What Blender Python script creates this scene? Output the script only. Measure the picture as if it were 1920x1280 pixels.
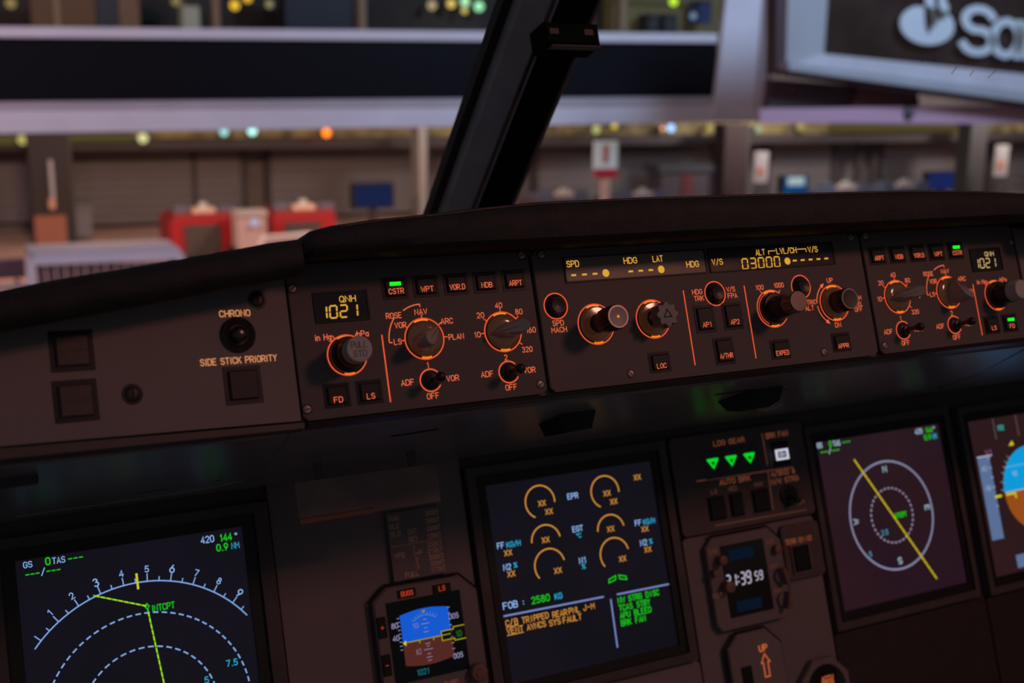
import bpy, math, random
from mathutils import Matrix, Vector

random.seed(7)
SC = bpy.context.scene
COL = SC.collection
for o in list(bpy.data.objects):
    bpy.data.objects.remove(o)

# ------------------------------------------------------------------ frames
# Cockpit frame: u to the right, v DOWN along the tilted panel, w INTO the panel (all mm),
# origin between the two range selectors of the glareshield.
TILT = math.radians(20.0)
ORIGIN = Vector((0.0, 0.0, 4.45))
RX = Matrix.Rotation(math.pi / 2 - TILT, 4, 'X')      # local x right, y up the panel, z out of it
FRAME = Matrix.Translation(ORIGIN) @ RX


def P(u, v, w=0.0):
    """cockpit mm -> world metres"""
    return FRAME @ Vector((u * .001, -v * .001, -w * .001))


# ------------------------------------------------------------------ camera
FPX = 2107.35                                          # focal length in pixels of the 1920 px frame
rv = Vector((-0.133580924, -0.435767472, -0.116414044))
RC = Matrix.Rotation(rv.length, 3, rv.normalized())
TC = Vector((136.219398, -18.9843923, 743.443933))
CAM_UVW = -(RC.transposed() @ TC)


def cam_dir(a, b, c):
    d = RC.transposed() @ Vector((a, b, c))            # camera (x right, y down, z fwd) -> u,v,w
    return (RX.to_3x3() @ Vector((d.x, -d.y, -d.z))).normalized()


CAMPOS = P(*CAM_UVW)
cx, cy, cz = cam_dir(1, 0, 0), -cam_dir(0, 1, 0), -cam_dir(0, 0, 1)
cam = bpy.data.cameras.new('camera')
camo = bpy.data.objects.new('camera', cam)
COL.objects.link(camo)
camo.matrix_world = Matrix(((cx.x, cy.x, cz.x, CAMPOS.x), (cx.y, cy.y, cz.y, CAMPOS.y),
                            (cx.z, cy.z, cz.z, CAMPOS.z), (0, 0, 0, 1)))
cam.sensor_width = 36.0
cam.lens = FPX * 36 / 1920
cam.clip_start = 0.02
cam.clip_end = 500
cam.dof.use_dof = True
cam.dof.focus_distance = 0.71
cam.dof.aperture_fstop = 7.0
SC.camera = camo


def at(x, y, Y):
    """world point at forward distance Y (m) seen at pixel x,y of the photograph"""
    d = cam_dir((x - 960) / FPX, (y - 640) / FPX, 1.0)
    return CAMPOS + d * ((Y - CAMPOS.y) / d.y)


# ------------------------------------------------------------------ world and big lights
SC.view_settings.view_transform = 'Standard'
SC.view_settings.look = 'None'
SC.view_settings.gamma = 1.0
SC.view_settings.use_curve_mapping = False
SC.view_settings.exposure = 0.0
SC.cycles.use_denoising = True
SC.cycles.max_bounces = 8
SC.cycles.sample_clamp_indirect = 4.0
wd = bpy.data.worlds.new('night')
SC.world = wd
wd.use_nodes = True
wd.node_tree.nodes['Background'].inputs[0].default_value = (.80, .86, 1.0, 1)
wd.node_tree.nodes['Background'].inputs[1].default_value = 0.068


def area(name, loc, target, size, power, color, shape='DISK', sizey=None):
    l = bpy.data.lights.new(name, 'AREA')
    l.shape = shape
    l.size = size
    if sizey:
        l.size_y = sizey
    l.energy = power
    l.color = color
    o = bpy.data.objects.new(name, l)
    COL.objects.link(o)
    o.location = loc
    o.rotation_euler = (Vector(target) - Vector(loc)).to_track_quat('-Z', 'Y').to_euler()
    return o


# cockpit dome light, above and behind the pilots to the right
area('dome_light', P(720, -468, -1300), P(-60, 60, 80), .23, 2.9, (1.0, .40, .30))
# apron flood lights: a pink one over the left stand, a blue white one over the right stand
area('apron_flood_pink', (-4, 7, 10), (2, 20, 5.2), 3.0, 660, (1.0, .60, .74))
area('cart_fill_light', (-3, 13, 7), (3, 22, 1.5), 1.5, 130, (1.0, .80, .95))  # added pinkish fill without a visible source, brightens the roofed cart
area('apron_flood_blue', (14, 6, 12), (18, 20, 5.4), 3.0, 1950, (.50, .66, 1.0))
# lamps under the terminal canopy
for i in range(4):
    area('canopy_lamp', (4 + 13 * i, 34, 5.6), (4 + 13 * i, 42, 1.5), 1.6, (50, 230, 520, 520)[i], (1.0, .84, .78))
# added unseen orange fill lights that brighten the apron and red tractors
for i in range(2):
    area('apron_fill_light', (2 + 8 * i, 26.5, 6.0), (3 + 8 * i, 31.0, 0), 1.5, 640, (1.0, .60, .46))


# ------------------------------------------------------------------ materials
def lin(c):
    c = c / 255.0
    return c / 12.92 if c <= .04045 else ((c + .055) / 1.055) ** 2.4


def rgb(r, g, b):
    return (lin(r), lin(g), lin(b), 1.0)


MATS = {}


def mat(name, col, rough=.5, metal=0.0, spec=.5, var=.12, scale=60.0, bump=0.0, emit=None, coat=0.0, bscale=None):
    if name in MATS:
        return MATS[name]
    m = bpy.data.materials.new(name)
    m.use_nodes = True
    nt = m.node_tree
    b = nt.nodes['Principled BSDF']
    tc = nt.nodes.new('ShaderNodeTexCoord')
    nz = nt.nodes.new('ShaderNodeTexNoise')
    nz.inputs['Scale'].default_value = scale
    nz.inputs['Detail'].default_value = 5
    nt.links.new(tc.outputs['Object'], nz.inputs['Vector'])
    rp = nt.nodes.new('ShaderNodeValToRGB')
    rp.color_ramp.elements[0].position = .3
    rp.color_ramp.elements[1].position = .7
    c = Vector(col[:3])
    rp.color_ramp.elements[0].color = (*(c * (1 - var)), 1)
    rp.color_ramp.elements[1].color = (*(c * (1 + var)), 1)
    nt.links.new(nz.outputs[0], rp.inputs[0])
    nt.links.new(rp.outputs[0], b.inputs['Base Color'])
    b.inputs['Roughness'].default_value = rough
    b.inputs['Metallic'].default_value = metal
    b.inputs['Specular IOR Level'].default_value = spec
    b.inputs['Coat Weight'].default_value = coat
    if bump:
        nb = nt.nodes.new('ShaderNodeTexNoise')
        nb.inputs['Scale'].default_value = bscale or scale * 20
        nt.links.new(tc.outputs['Object'], nb.inputs['Vector'])
        bp = nt.nodes.new('ShaderNodeBump')
        bp.inputs['Strength'].default_value = bump
        bp.inputs['Distance'].default_value = .0006
        nt.links.new(nb.outputs[0], bp.inputs['Height'])
        nt.links.new(bp.outputs[0], b.inputs['Normal'])
    if emit:
        b.inputs['Emission Color'].default_value = emit
        b.inputs['Emission Strength'].default_value = 1.0
    MATS[name] = m
    return m


def emi(name, r, g, b, k=1.0):
    if name in MATS:
        return MATS[name]
    m = bpy.data.materials.new(name)
    m.use_nodes = True
    nt = m.node_tree
    nt.nodes.remove(nt.nodes['Principled BSDF'])
    e = nt.nodes.new('ShaderNodeEmission')
    e.inputs[0].default_value = rgb(r, g, b)
    e.inputs[1].default_value = k
    nt.links.new(e.outputs[0], nt.nodes['Material Output'].inputs[0])
    MATS[name] = m
    return m


PAINT = mat('panel_paint', (.145, .115, .110), .55, spec=.35, var=.10, scale=9, bump=.25, bscale=900)
PAINT2 = mat('panel_paint_side', (.25, .20, .195), .55, spec=.35, var=.12, scale=7, bump=.25, bscale=900)
PAINT3 = mat('panel_paint_main', (.28, .22, .215), .6, spec=.3, var=.12, scale=7, bump=.25, bscale=900)
BLACK = mat('black_plastic', (.012, .012, .013), .45, spec=.4)
BTN = mat('button_plastic', (.035, .027, .025), .5, spec=.4)
VINYL = mat('black_vinyl', (.022, .021, .022), .62, spec=.3, var=.3, scale=90, bump=.6, bscale=700)
UNDER = mat('underside_paint', (.24, .245, .26), .30, spec=.45, var=.15, scale=12, bump=.1, bscale=300)
BEZEL = mat('bezel_plastic', (.12, .098, .095), .55, spec=.3)
KNOB = mat('knob_black', (.03, .028, .028), .38, spec=.5)
KNOBG = mat('knob_grey', (.27, .23, .22), .42, spec=.5)
CAPP = mat('cap_pale', (.60, .56, .54), .5, spec=.5)
KNOBM = mat('knob_brushed', (.34, .24, .21), .32, metal=.8)
RIM = mat('knob_rim', (.50, .40, .34), .3, metal=.7)
SKIRT = mat('clear_skirt', (.10, .065, .05), .12, spec=.8, coat=.6, emit=(.028, .009, .003, 1))
SCREWM = mat('screw_metal', (.62, .44, .36), .4, metal=.25)
SLOT = mat('screw_slot', (.02, .016, .015), .7)
LCDB = mat('lcd_black', (.03, .028, .027), .18, spec=.5)
LCDG = mat('lcd_reflective', (.26, .20, .17), .35, spec=.5, var=.2, scale=14)
ORANGE = emi('legend_orange', 232, 104, 66)
ORANGE2 = emi('legend_pale', 214, 138, 92)
DIMOR = emi('legend_dim', 104, 56, 38)
DIM2 = emi('legend_dimmer', 74, 42, 33)
MIDOR = emi('legend_mid', 190, 92, 52)
RING = emi('ring_orange', 236, 88, 50)
HOT = emi('ring_glow', 255, 138, 26, 1.1)  # bright arcs drawn for the backlight leaking round the rings
YEL = emi('lcd_yellow', 220, 160, 56)
YELP = emi('lcd_pale', 196, 160, 100)
GREEN = emi('lamp_green', 10, 215, 40)
GREENH = emi('lamp_green_bright', 20, 250, 30, 1.3)
WHITE = emi('lamp_white', 205, 205, 225)
S_CY = emi('screen_cyan', 45, 160, 200)
S_BL = emi('screen_paleblue', 140, 180, 235)
S_BL2 = emi('screen_lineblue', 125, 165, 225)
S_GR = emi('screen_green', 25, 195, 25)
S_YE = emi('screen_yellow', 205, 200, 30)
S_AM = emi('screen_amber', 205, 138, 55)
S_WH = emi('screen_white', 176, 180, 205)
S_LI = emi('screen_line', 115, 130, 185)
S_MG = emi('screen_magenta', 150, 85, 140)
S_SKY = emi('screen_sky', 22, 88, 205)
S_SKY2 = emi('screen_sky_bright', 15, 152, 215)
S_GND = emi('screen_ground', 84, 40, 34)
S_GND2 = emi('screen_ground_bright', 150, 76, 26)
S_TAPE = emi('screen_tape', 88, 110, 148)
S_TEAL = emi('screen_teal', 15, 95, 105)


def screenmat(name, r, g, b, r2, g2, b2):
    m = mat(name, (.01, .01, .012), .2, spec=.4)
    nt = m.node_tree
    bs = nt.nodes['Principled BSDF']
    tc = nt.nodes.new('ShaderNodeTexCoord')
    nz = nt.nodes.new('ShaderNodeTexNoise')
    nz.inputs['Scale'].default_value = 9
    nt.links.new(tc.outputs['Object'], nz.inputs['Vector'])
    rp = nt.nodes.new('ShaderNodeValToRGB')
    rp.color_ramp.elements[0].position = .35
    rp.color_ramp.elements[1].position = .65
    rp.color_ramp.elements[0].color = rgb(r, g, b)
    rp.color_ramp.elements[1].color = rgb(r2, g2, b2)
    nt.links.new(nz.outputs[0], rp.inputs[0])
    nt.links.new(rp.outputs[0], bs.inputs['Emission Color'])
    bs.inputs['Emission Strength'].default_value = 1
    return m


SCR_A = screenmat('screen_dark', 13, 12, 19, 17, 13, 24)
SCR_B = screenmat('screen_purple', 36, 19, 30, 42, 22, 27)
SCR_C = screenmat('screen_brown', 40, 23, 26, 46, 25, 26)


# ------------------------------------------------------------------ mesh builder (mm in local panel axes x, y up, z out)
class MB:
    def __init__(s):
        s.v = []
        s.f = []

    def poly(s, pts):
        i = len(s.v)
        s.v += [tuple(p) for p in pts]
        s.f.append(tuple(range(i, i + len(pts))))
        return s

    def box(s, x0, x1, y0, y1, z0, z1, ch=0.0):
        """box with its front (z1) edges chamfered by ch"""
        i = len(s.v)
        s.v += [(x0, y0, z0), (x1, y0, z0), (x1, y1, z0), (x0, y1, z0)]
        if ch:
            s.v += [(x0, y0, z1 - ch), (x1, y0, z1 - ch), (x1, y1, z1 - ch), (x0, y1, z1 - ch),
                    (x0 + ch, y0 + ch, z1), (x1 - ch, y0 + ch, z1), (x1 - ch, y1 - ch, z1), (x0 + ch, y1 - ch, z1)]
            rings = [0, 4, 8]
        else:
            s.v += [(x0, y0, z1), (x1, y0, z1), (x1, y1, z1), (x0, y1, z1)]
            rings = [0, 4]
        s.f.append((i + 3, i + 2, i + 1, i))
        for a, b in zip(rings, rings[1:]):
            for k in range(4):
                n = (k + 1) % 4
                s.f.append((i + a + k, i + a + n, i + b + n, i + b + k))
        e = i + rings[-1]
        s.f.append((e, e + 1, e + 2, e + 3))
        return s

    def prism(s, pts, z0, z1, ch=0.0):
        """ccw outline extruded z0..z1, front edge chamfered inwards by ch"""
        n = len(pts)
        i = len(s.v)
        c = (sum(p[0] for p in pts) / n, sum(p[1] for p in pts) / n)
        s.v += [(x, y, z0) for x, y in pts]
        s.v += [(x, y, z1 - ch) for x, y in pts]
        lay = 2
        if ch:
            for x, y in pts:
                d = math.hypot(x - c[0], y - c[1]) or 1
                k = max(0, 1 - ch * 1.2 / d)
                s.v.append((c[0] + (x - c[0]) * k, c[1] + (y - c[1]) * k, z1))
            lay = 3
        s.f.append(tuple(range(i + n - 1, i - 1, -1)))
        for l in range(lay - 1):
            for k in range(n):
                m = (k + 1) % n
                a = i + l * n
                s.f.append((a + k, a + m, a + n + m, a + n + k))
        s.f.append(tuple(range(i + (lay - 1) * n, i + lay * n)))
        return s

    def frame(s, ox0, ox1, oy0, oy1, ix0, ix1, iy0, iy1, z0, z1, zi=None):
        """rectangular frame; inner edge drops to zi"""
        zi = z0 if zi is None else zi
        i = len(s.v)
        o = [(ox0, oy0), (ox1, oy0), (ox1, oy1), (ox0, oy1)]
        n = [(ix0, iy0), (ix1, iy0), (ix1, iy1), (ix0, iy1)]
        s.v += [(x, y, z0) for x, y in o] + [(x, y, z1) for x, y in o] + [(x, y, z1) for x, y in n] + [(x, y, zi) for x, y in n]
        for l in range(3):
            for k in range(4):
                m = (k + 1) % 4
                a = i + l * 4
                s.f.append((a + k, a + m, a + 4 + m, a + 4 + k))
        return s

    def lathe(s, prof, n=32, c=(0, 0), flute=0.0, nf=0, sy=1.0):
        """profile [(r,z)] around z; flute modulates the radius"""
        i = len(s.v)
        for r, z in prof:
            for k in range(n):
                a = 2 * math.pi * k / n
                rr = r * (1 + (flute * math.cos(nf * a) if nf else 0))
                s.v.append((c[0] + rr * math.cos(a), c[1] + rr * math.sin(a) * sy, z))
        for l in range(len(prof) - 1):
            for k in range(n):
                m = (k + 1) % n
                a = i + l * n
                s.f.append((a + k, a + m, a + n + m, a + n + k))
        s.f.append(tuple(range(i + (len(prof) - 1) * n, i + len(prof) * n)))
        return s

    def ring(s, c, r0, r1, z, a0=0, a1=360, n=48, h=0.0):
        """flat annulus sector (optionally with height h)"""
        k = max(2, int(n * abs(a1 - a0) / 360))
        i = len(s.v)
        for j in range(k + 1):
            a = math.radians(a0 + (a1 - a0) * j / k)
            s.v.append((c[0] + r0 * math.cos(a), c[1] + r0 * math.sin(a), z))
            s.v.append((c[0] + r1 * math.cos(a), c[1] + r1 * math.sin(a), z))
        for j in range(k):
            q = i + 2 * j
            s.f.append((q, q + 1, q + 3, q + 2))
        return s

    def disc(s, c, r, z, n=32, ry=None):
        ry = ry or r
        return s.poly([(c[0] + r * math.cos(2 * math.pi * k / n), c[1] + ry * math.sin(2 * math.pi * k / n), z) for k in range(n)])

    def ribbon(s, pts, wd, z, cap=True):
        pts = [Vector(p) for p in pts]
        q = [pts[0]]
        for p in pts[1:]:
            if (p - q[-1]).length > 1e-6:
                q.append(p)
        if len(q) < 2:
            return s
        closed = (q[0] - q[-1]).length < 1e-5
        if closed:
            q.pop()
        n = len(q)
        h = wd / 2
        i = len(s.v)
        for k in range(n):
            if closed:
                d0 = (q[k] - q[k - 1]).normalized()
                d1 = (q[(k + 1) % n] - q[k]).normalized()
            else:
                d1 = (q[k + 1] - q[k]).normalized() if k < n - 1 else (q[k] - q[k - 1]).normalized()
                d0 = (q[k] - q[k - 1]).normalized() if k > 0 else d1
            t = d0 + d1
            t = t.normalized() if t.length > .05 else d1
            nn = Vector((-t.y, t.x))
            m = min(1.8, 1 / max(.3, nn.dot(Vector((-d1.y, d1.x)))))
            p = q[k].copy()
            if cap and not closed:
                if k == 0:
                    p = p - d1 * h * .7
                if k == n - 1:
                    p = p + d0 * h * .7
            s.v.append((p.x + nn.x * h * m, p.y + nn.y * h * m, z))
            s.v.append((p.x - nn.x * h * m, p.y - nn.y * h * m, z))
        for k in range(n if closed else n - 1):
            a = i + 2 * k
            b = i + 2 * ((k + 1) % n)
            s.f.append((a + 1, b + 1, b, a))
        return s

    def tube(s, p0, p1, r, n=8, r1=None):
        p0, p1 = Vector(p0), Vector(p1)
        d = (p1 - p0).normalized()
        a = d.orthogonal().normalized()
        b = d.cross(a)
        r1 = r if r1 is None else r1
        i = len(s.v)
        for p, rr in ((p0, r), (p1, r1)):
            for k in range(n):
                t = 2 * math.pi * k / n
                s.v.append(tuple(p + (a * math.cos(t) + b * math.sin(t)) * rr))
        for k in range(n):
            m = (k + 1) % n
            s.f.append((i + k, i + m, i + n + m, i + n + k))
        s.f.append(tuple(range(i + n - 1, i - 1, -1)))
        s.f.append(tuple(range(i + n, i + 2 * n)))
        return s

    def mesh(s, name, scale=.001, smooth=False):
        me = bpy.data.meshes.new(name)
        me.from_pydata([(a * scale, b * scale, c * scale) for a, b, c in s.v], [], s.f)
        me.update()
        if smooth:
            me.polygons.foreach_set('use_smooth', [True] * len(me.polygons))
            try:
                me.set_sharp_from_angle(angle=math.radians(38))
            except Exception:
                pass
        return me


def put(name, me, m, parent=None, loc=(0, 0, 0), rot=None):
    o = bpy.data.objects.new(name, me)
    COL.objects.link(o)
    if m and not me.materials:
        me.materials.append(m)
    o.parent = parent
    o.location = loc
    if rot:
        o.rotation_euler = rot
    return o


def tag(o, label=None, cat=None, group=None, kind=None):
    if label:
        o['label'] = label
    if cat:
        o['category'] = cat
    if group:
        o['group'] = group
    if kind:
        o['kind'] = kind
    return o


class Thing:
    """An Empty at the thing's base in the cockpit frame; parts given in u,v(down) mm."""

    def __init__(s, name, label, cat, u, v, w=0.0, yaw=0.0, group=None, org=None):
        s.e = bpy.data.objects.new(name, None)
        s.e.empty_display_size = .02
        COL.objects.link(s.e)
        s.e.matrix_world = Matrix.Translation(P(u, v, w)) @ RX @ Matrix.Rotation(yaw, 4, 'Y')
        s.u, s.v = org if org else (u, v)
        tag(s.e, label, cat, group)

    def L(s, u, v):
        return (u - s.u, -(v - s.v))

    def add(s, name, mb, m, parent=None, smooth=False, loc=(0, 0, 0), rot=None):
        return put(name, mb.mesh(name, smooth=smooth), m, parent or s.e, loc, rot)

    def share(s, name, me, m, u, v, z=0.0, parent=None, rotz=0.0):
        x, y = s.L(u, v)
        o = put(name, me, m, parent or s.e, (x * .001, y * .001, z * .001), (0, 0, rotz) if rotz else None)
        return o


# ------------------------------------------------------------------ stroke lettering
def arc(cx_, cy_, rx, ry, a0, a1, n=8):
    return [(cx_ + rx * math.cos(math.radians(a0 + (a1 - a0) * k / n)), cy_ + ry * math.sin(math.radians(a0 + (a1 - a0) * k / n))) for k in range(n + 1)]


GL = {
    'A': [[(0, 0), (2, 6), (4, 0)], [(.7, 1.9), (3.3, 1.9)]],
    'B': [[(2.4, 3.2), (0, 3.2), (0, 6)] + arc(2.3, 4.6, 1.4, 1.4, 90, -90) + arc(2.3, 1.6, 1.7, 1.6, 90, -90) + [(0, 0), (0, 3.2)]],
    'C': [arc(2, 4, 2, 2, 15, 180) + arc(2, 2, 2, 2, 180, 345)],
    'D': [[(0, 0), (0, 6), (1.8, 6)] + arc(1.8, 3.8, 2.2, 2.2, 90, 0) + arc(1.8, 2.2, 2.2, 2.2, 0, -90) + [(0, 0)]],
    'E': [[(3.6, 6), (0, 6), (0, 0), (3.6, 0)], [(0, 3.1), (3, 3.1)]],
    'F': [[(3.6, 6), (0, 6), (0, 0)], [(0, 3.1), (3, 3.1)]],
    'G': [arc(2, 4, 2, 2, 15, 180) + arc(2, 2, 2, 2, 180, 360) + [(4, 2.8), (2.3, 2.8)]],
    'H': [[(0, 0), (0, 6)], [(4, 0), (4, 6)], [(0, 3.1), (4, 3.1)]],
    'I': [[(.7, 0), (.7, 6)]],
    'J': [[(3.6, 6), (3.6, 1.8)] + arc(1.8, 1.8, 1.8, 1.8, 0, -180)],
    'K': [[(0, 0), (0, 6)], [(4, 6), (0, 2.4)], [(1.4, 3.7), (4, 0)]],
    'L': [[(0, 6), (0, 0), (3.5, 0)]],
    'M': [[(0, 0), (0, 6), (2.2, 2.4), (4.4, 6), (4.4, 0)]],
    'N': [[(0, 0), (0, 6), (4, 0), (4, 6)]],
    'O': [arc(2, 4, 2, 2, 0, 180) + arc(2, 2, 2, 2, 180, 360) + [(4, 4)]],
    'P': [[(0, 0), (0, 6), (2.3, 6)] + arc(2.3, 4.4, 1.7, 1.6, 90, -90) + [(0, 2.8)]],
    'Q': [arc(2, 4, 2, 2, 0, 180) + arc(2, 2, 2, 2, 180, 360) + [(4, 4)], [(2.4, 1.4), (4.2, -.3)]],
    'R': [[(0, 0), (0, 6), (2.3, 6)] + arc(2.3, 4.4, 1.7, 1.6, 90, -90) + [(0, 2.8)], [(2.1, 2.8), (4, 0)]],
    'S': [arc(2, 4.5, 1.9, 1.5, 20, 250) + arc(2, 1.6, 2, 1.6, 70, -160)],
    'T': [[(0, 6), (4, 6)], [(2, 6), (2, 0)]],
    'U': [[(0, 6), (0, 2)] + arc(2, 2, 2, 2, 180, 360) + [(4, 6)]],
    'V': [[(0, 6), (2, 0), (4, 6)]],
    'W': [[(0, 6), (1.2, 0), (2.5, 4.6), (3.8, 0), (5, 6)]],
    'X': [[(0, 0), (4, 6)], [(0, 6), (4, 0)]],
    'Y': [[(0, 6), (2, 3), (4, 6)], [(2, 3), (2, 0)]],
    'Z': [[(0, 6), (4, 6), (0, 0), (4, 0)]],
    '0': [arc(1.9, 4.1, 1.9, 1.9, 0, 180) + arc(1.9, 1.9, 1.9, 1.9, 180, 360) + [(3.8, 4.1)]],
    '1': [[(.9, 4.7), (2.1, 6), (2.1, 0)]],
    '2': [arc(1.9, 4.2, 1.8, 1.8, 165, -30) + [(0, 0), (3.8, 0)]],
    '3': [arc(1.8, 4.6, 1.6, 1.4, 150, -80, 7) + arc(1.8, 1.7, 1.9, 1.7, 80, -150)],
    '4': [[(2.9, 0), (2.9, 6), (0, 1.6), (4, 1.6)]],
    '5': [[(3.5, 6), (.5, 6), (.2, 3.2)] + arc(1.8, 1.9, 1.9, 1.9, 120, -150)],
    '6': [arc(1.9, 1.9, 1.9, 1.9, 150, -210, 12), [(.2, 2.6), (2.6, 6)]],
    '7': [[(0, 6), (3.7, 6), (1.4, 0)]],
    '8': [arc(1.9, 4.6, 1.5, 1.4, 270, -90, 12), arc(1.9, 1.6, 1.9, 1.6, 90, -270, 12)],
    '9': [arc(1.9, 4.1, 1.9, 1.9, -30, 330, 12), [(3.6, 3.4), (1.2, 0)]],
    '-': [[(.3, 3), (3.4, 3)]], '.': [[(.5, 0), (.9, 0)]], '/': [[(0, -.4), (3, 6.4)]],
    '+': [[(0, 3), (4, 3)], [(2, 1), (2, 5)]], ':': [[(1, 1.4), (1.3, 1.4)], [(1, 4.2), (1.3, 4.2)]],
    '*': [arc(1, 5.2, .9, .9, 0, 360, 8)], '%': [[(0, 0), (3.6, 6)], arc(.8, 5, .8, .9, 0, 360, 6), arc(2.9, 1, .8, .9, 0, 360, 6)],
    '&': [[(4, 0), (.6, 4.6)] + arc(1.7, 5, 1.1, 1, 200, -30, 5) + [(.4, 2.2)] + arc(1.6, 1.4, 1.4, 1.4, 150, 290, 5) + [(4, 2.6)]],
    'i': [[(.4, 0), (.4, 4)], [(.4, 5.4), (.4, 5.8)]],
    'n': [[(0, 0), (0, 4)], [(0, 2.6)] + arc(1.5, 2.5, 1.5, 1.5, 160, 0, 6) + [(3, 0)]],
    'g': [arc(1.5, 2.2, 1.5, 1.8, 0, 360, 10), [(3, 4), (3, -.6)] + arc(1.6, -.6, 1.4, 1.2, 0, -150, 6)],
    'h': [[(0, 0), (0, 6)], [(0, 2.6)] + arc(1.5, 2.5, 1.5, 1.5, 160, 0, 6) + [(3, 0)]],
    'a': [arc(1.5, 2, 1.5, 2, 0, 360, 12), [(3, 4), (3, 0)]],
    't': [[(1, 5.4), (1, 1)] + arc(1.9, 1, .9, 1, 180, 290, 5), [(0, 4), (2.4, 4)]],
    'd': [arc(1.5, 2, 1.5, 2, 0, 360, 12), [(3, 6), (3, 0)]],
    'e': [[(.1, 2.1), (3, 2.1)] + arc(1.5, 2.1, 1.5, 1.9, 0, 320, 12)],
    'r': [[(0, 0), (0, 4)], [(0, 2.6)] + arc(1.4, 2.6, 1.4, 1.4, 170, 70, 5)],
}
ADV = {'I': 1.4, 'M': 4.4, 'W': 5, '.': 1.1, ':': 1.6, 'i': .8, 'n': 3, 'g': 3, 'h': 3, 'a': 3, 't': 2.4, 'd': 3, 'e': 3, 'r': 2.3, ' ': 2.4,
       '*': 2, '1': 2.9, '/': 3, '-': 3.7}


def text_mb(s, x, y, h, wd=None, sw=.15, align='c', z=.15, rot=0.0, gap=1.5, mono=False):
    """strokes of s centred at x,y (y up); cap height h; fitted to width wd"""
    k = h / 6.0
    adv = lambda c: 4.0 if mono else ADV.get(c, 4.0)
    tot = sum(adv(c) for c in s) + gap * (len(s) - 1)
    kx = (wd / tot) if wd else k * .86
    x0 = {'c': -tot * kx / 2, 'l': 0, 'r': -tot * kx}[align]
    mb = MB()
    ca, sa = math.cos(rot), math.sin(rot)
    t = 0.0
    for c in s:
        off = 0
        if mono and c == 'I':
            off = 1.3
        if mono and c == '.':
            off = 1.2
        for st in GL.get(c, []):
            q = []
            for px, py in st:
                X = x0 + (t + px + off) * kx
                Y = (py - 3) * k
                q.append((x + X * ca - Y * sa, y + X * sa + Y * ca))
            mb.ribbon(q, sw * h, z)
        t += adv(c) + gap
    return mb


def text(T, s, u, v, h, m, wd=None, sw=.15, align='c', z=.15, name='legend', parent=None, rot=0.0, mono=False, gap=1.5):
    x, y = T.L(u, v)
    if parent is not None:
        x -= parent.location.x * 1000
        y -= parent.location.y * 1000
        z -= parent.location.z * 1000
    return T.add(name, text_mb(s, x, y, h, wd, sw, align, z, rot, gap, mono), m, parent)


SEG = {'0': 'abcdef', '1': 'bc', '2': 'abged', '3': 'abgcd', '5': 'afgcd', '9': 'abcdfg', '4': 'fgbc', '6': 'afgedc', '7': 'abc', '8': 'abcdefg'}


def seg_mb(s, x, y, h, w, pitch, sw, z=.2):
    mb = MB()
    g = sw * .30
    for i, c in enumerate(s):
        x0 = x + i * pitch
        pts = {'a': ((0, h), (w, h)), 'b': ((w, h), (w, h / 2)), 'c': ((w, h / 2), (w, 0)), 'd': ((0, 0), (w, 0)),
               'e': ((0, h / 2), (0, 0)), 'f': ((0, h), (0, h / 2)), 'g': ((0, h / 2), (w, h / 2))}
        for q in SEG.get(c, ''):
            a, b = pts[q]
            a, b = Vector(a), Vector(b)
            d = (b - a).normalized()
            a, b = a + d * g, b - d * g
            sk = .06
            mb.ribbon([(x0 + a.x + a.y * sk, y - h / 2 + a.y), (x0 + b.x + b.y * sk, y - h / 2 + b.y)], sw, z, cap=False)
    return mb


# ------------------------------------------------------------------ shared small parts
def screw_meshes(r):
    a = MB().lathe([(r * 1.15, 0), (r * 1.15, .25), (r, .5), (r * .9, .8), (r * .5, .95)], 20).mesh('screw', smooth=True)
    b = MB().box(-r * .8, r * .8, -r * .16, r * .16, .8, 1.0).mesh('slot')
    c = MB().lathe([(r * 1.5, 0), (r * 1.45, .2)], 20).mesh('washer_recess')
    return a, b, c


SCR = screw_meshes(2.0)
SCRB = screw_meshes(3.6)


def screw(T, u, v, big=False, rot=.8, m=None):
    a, b, c = SCRB if big else SCR
    o = T.share('screw', a, m or SCREWM, u, v, 0, rotz=rot)
    put('screw_slot', b, SLOT, o)
    put('screw_recess', c, BLACK, o)
    return o


BCACHE = {}


def button(T, u, v, w, h, legend=None, lm=ORANGE, lv=None, lw=None, lh=3.0, bar=False, proud=1.8, frame=1.6, capm=None):
    key = (w, h, proud, frame)
    if key not in BCACHE:
        W, H, f = w / 2, h / 2, frame
        fr = MB().frame(-W, W, -H, H, -W + f, W - f, -H + f, H - f, 0, .35, -.5).mesh('button_frame')
        cp = MB().box(-W + f + .3, W - f - .3, -H + f + .3, H - f - .3, -1, proud, .7).mesh('button_cap')
        gr = MB().box(-W + f + .9, W - f - .9, -.12, .12, proud - .1, proud + .06).mesh('button_groove')
        BCACHE[key] = (fr, cp, gr)
    fr, cp, gr = BCACHE[key]
    o = T.share('push_button', cp, capm or BTN, u, v)
    put('button_frame', fr, BLACK, o)
    put('button_groove', gr, BLACK, o)
    if legend:
        text(T, legend, u, lv if lv is not None else v + 1.8, lh, lm, lw, parent=o, z=proud + .1)
    if bar:
        put('light_bar', MB().box(-3.4, 3.4, -1.1, 1.1, 0, proud + .15).mesh('light_bar'), GREENH, o, (0, .0024, 0))
    return o


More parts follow.
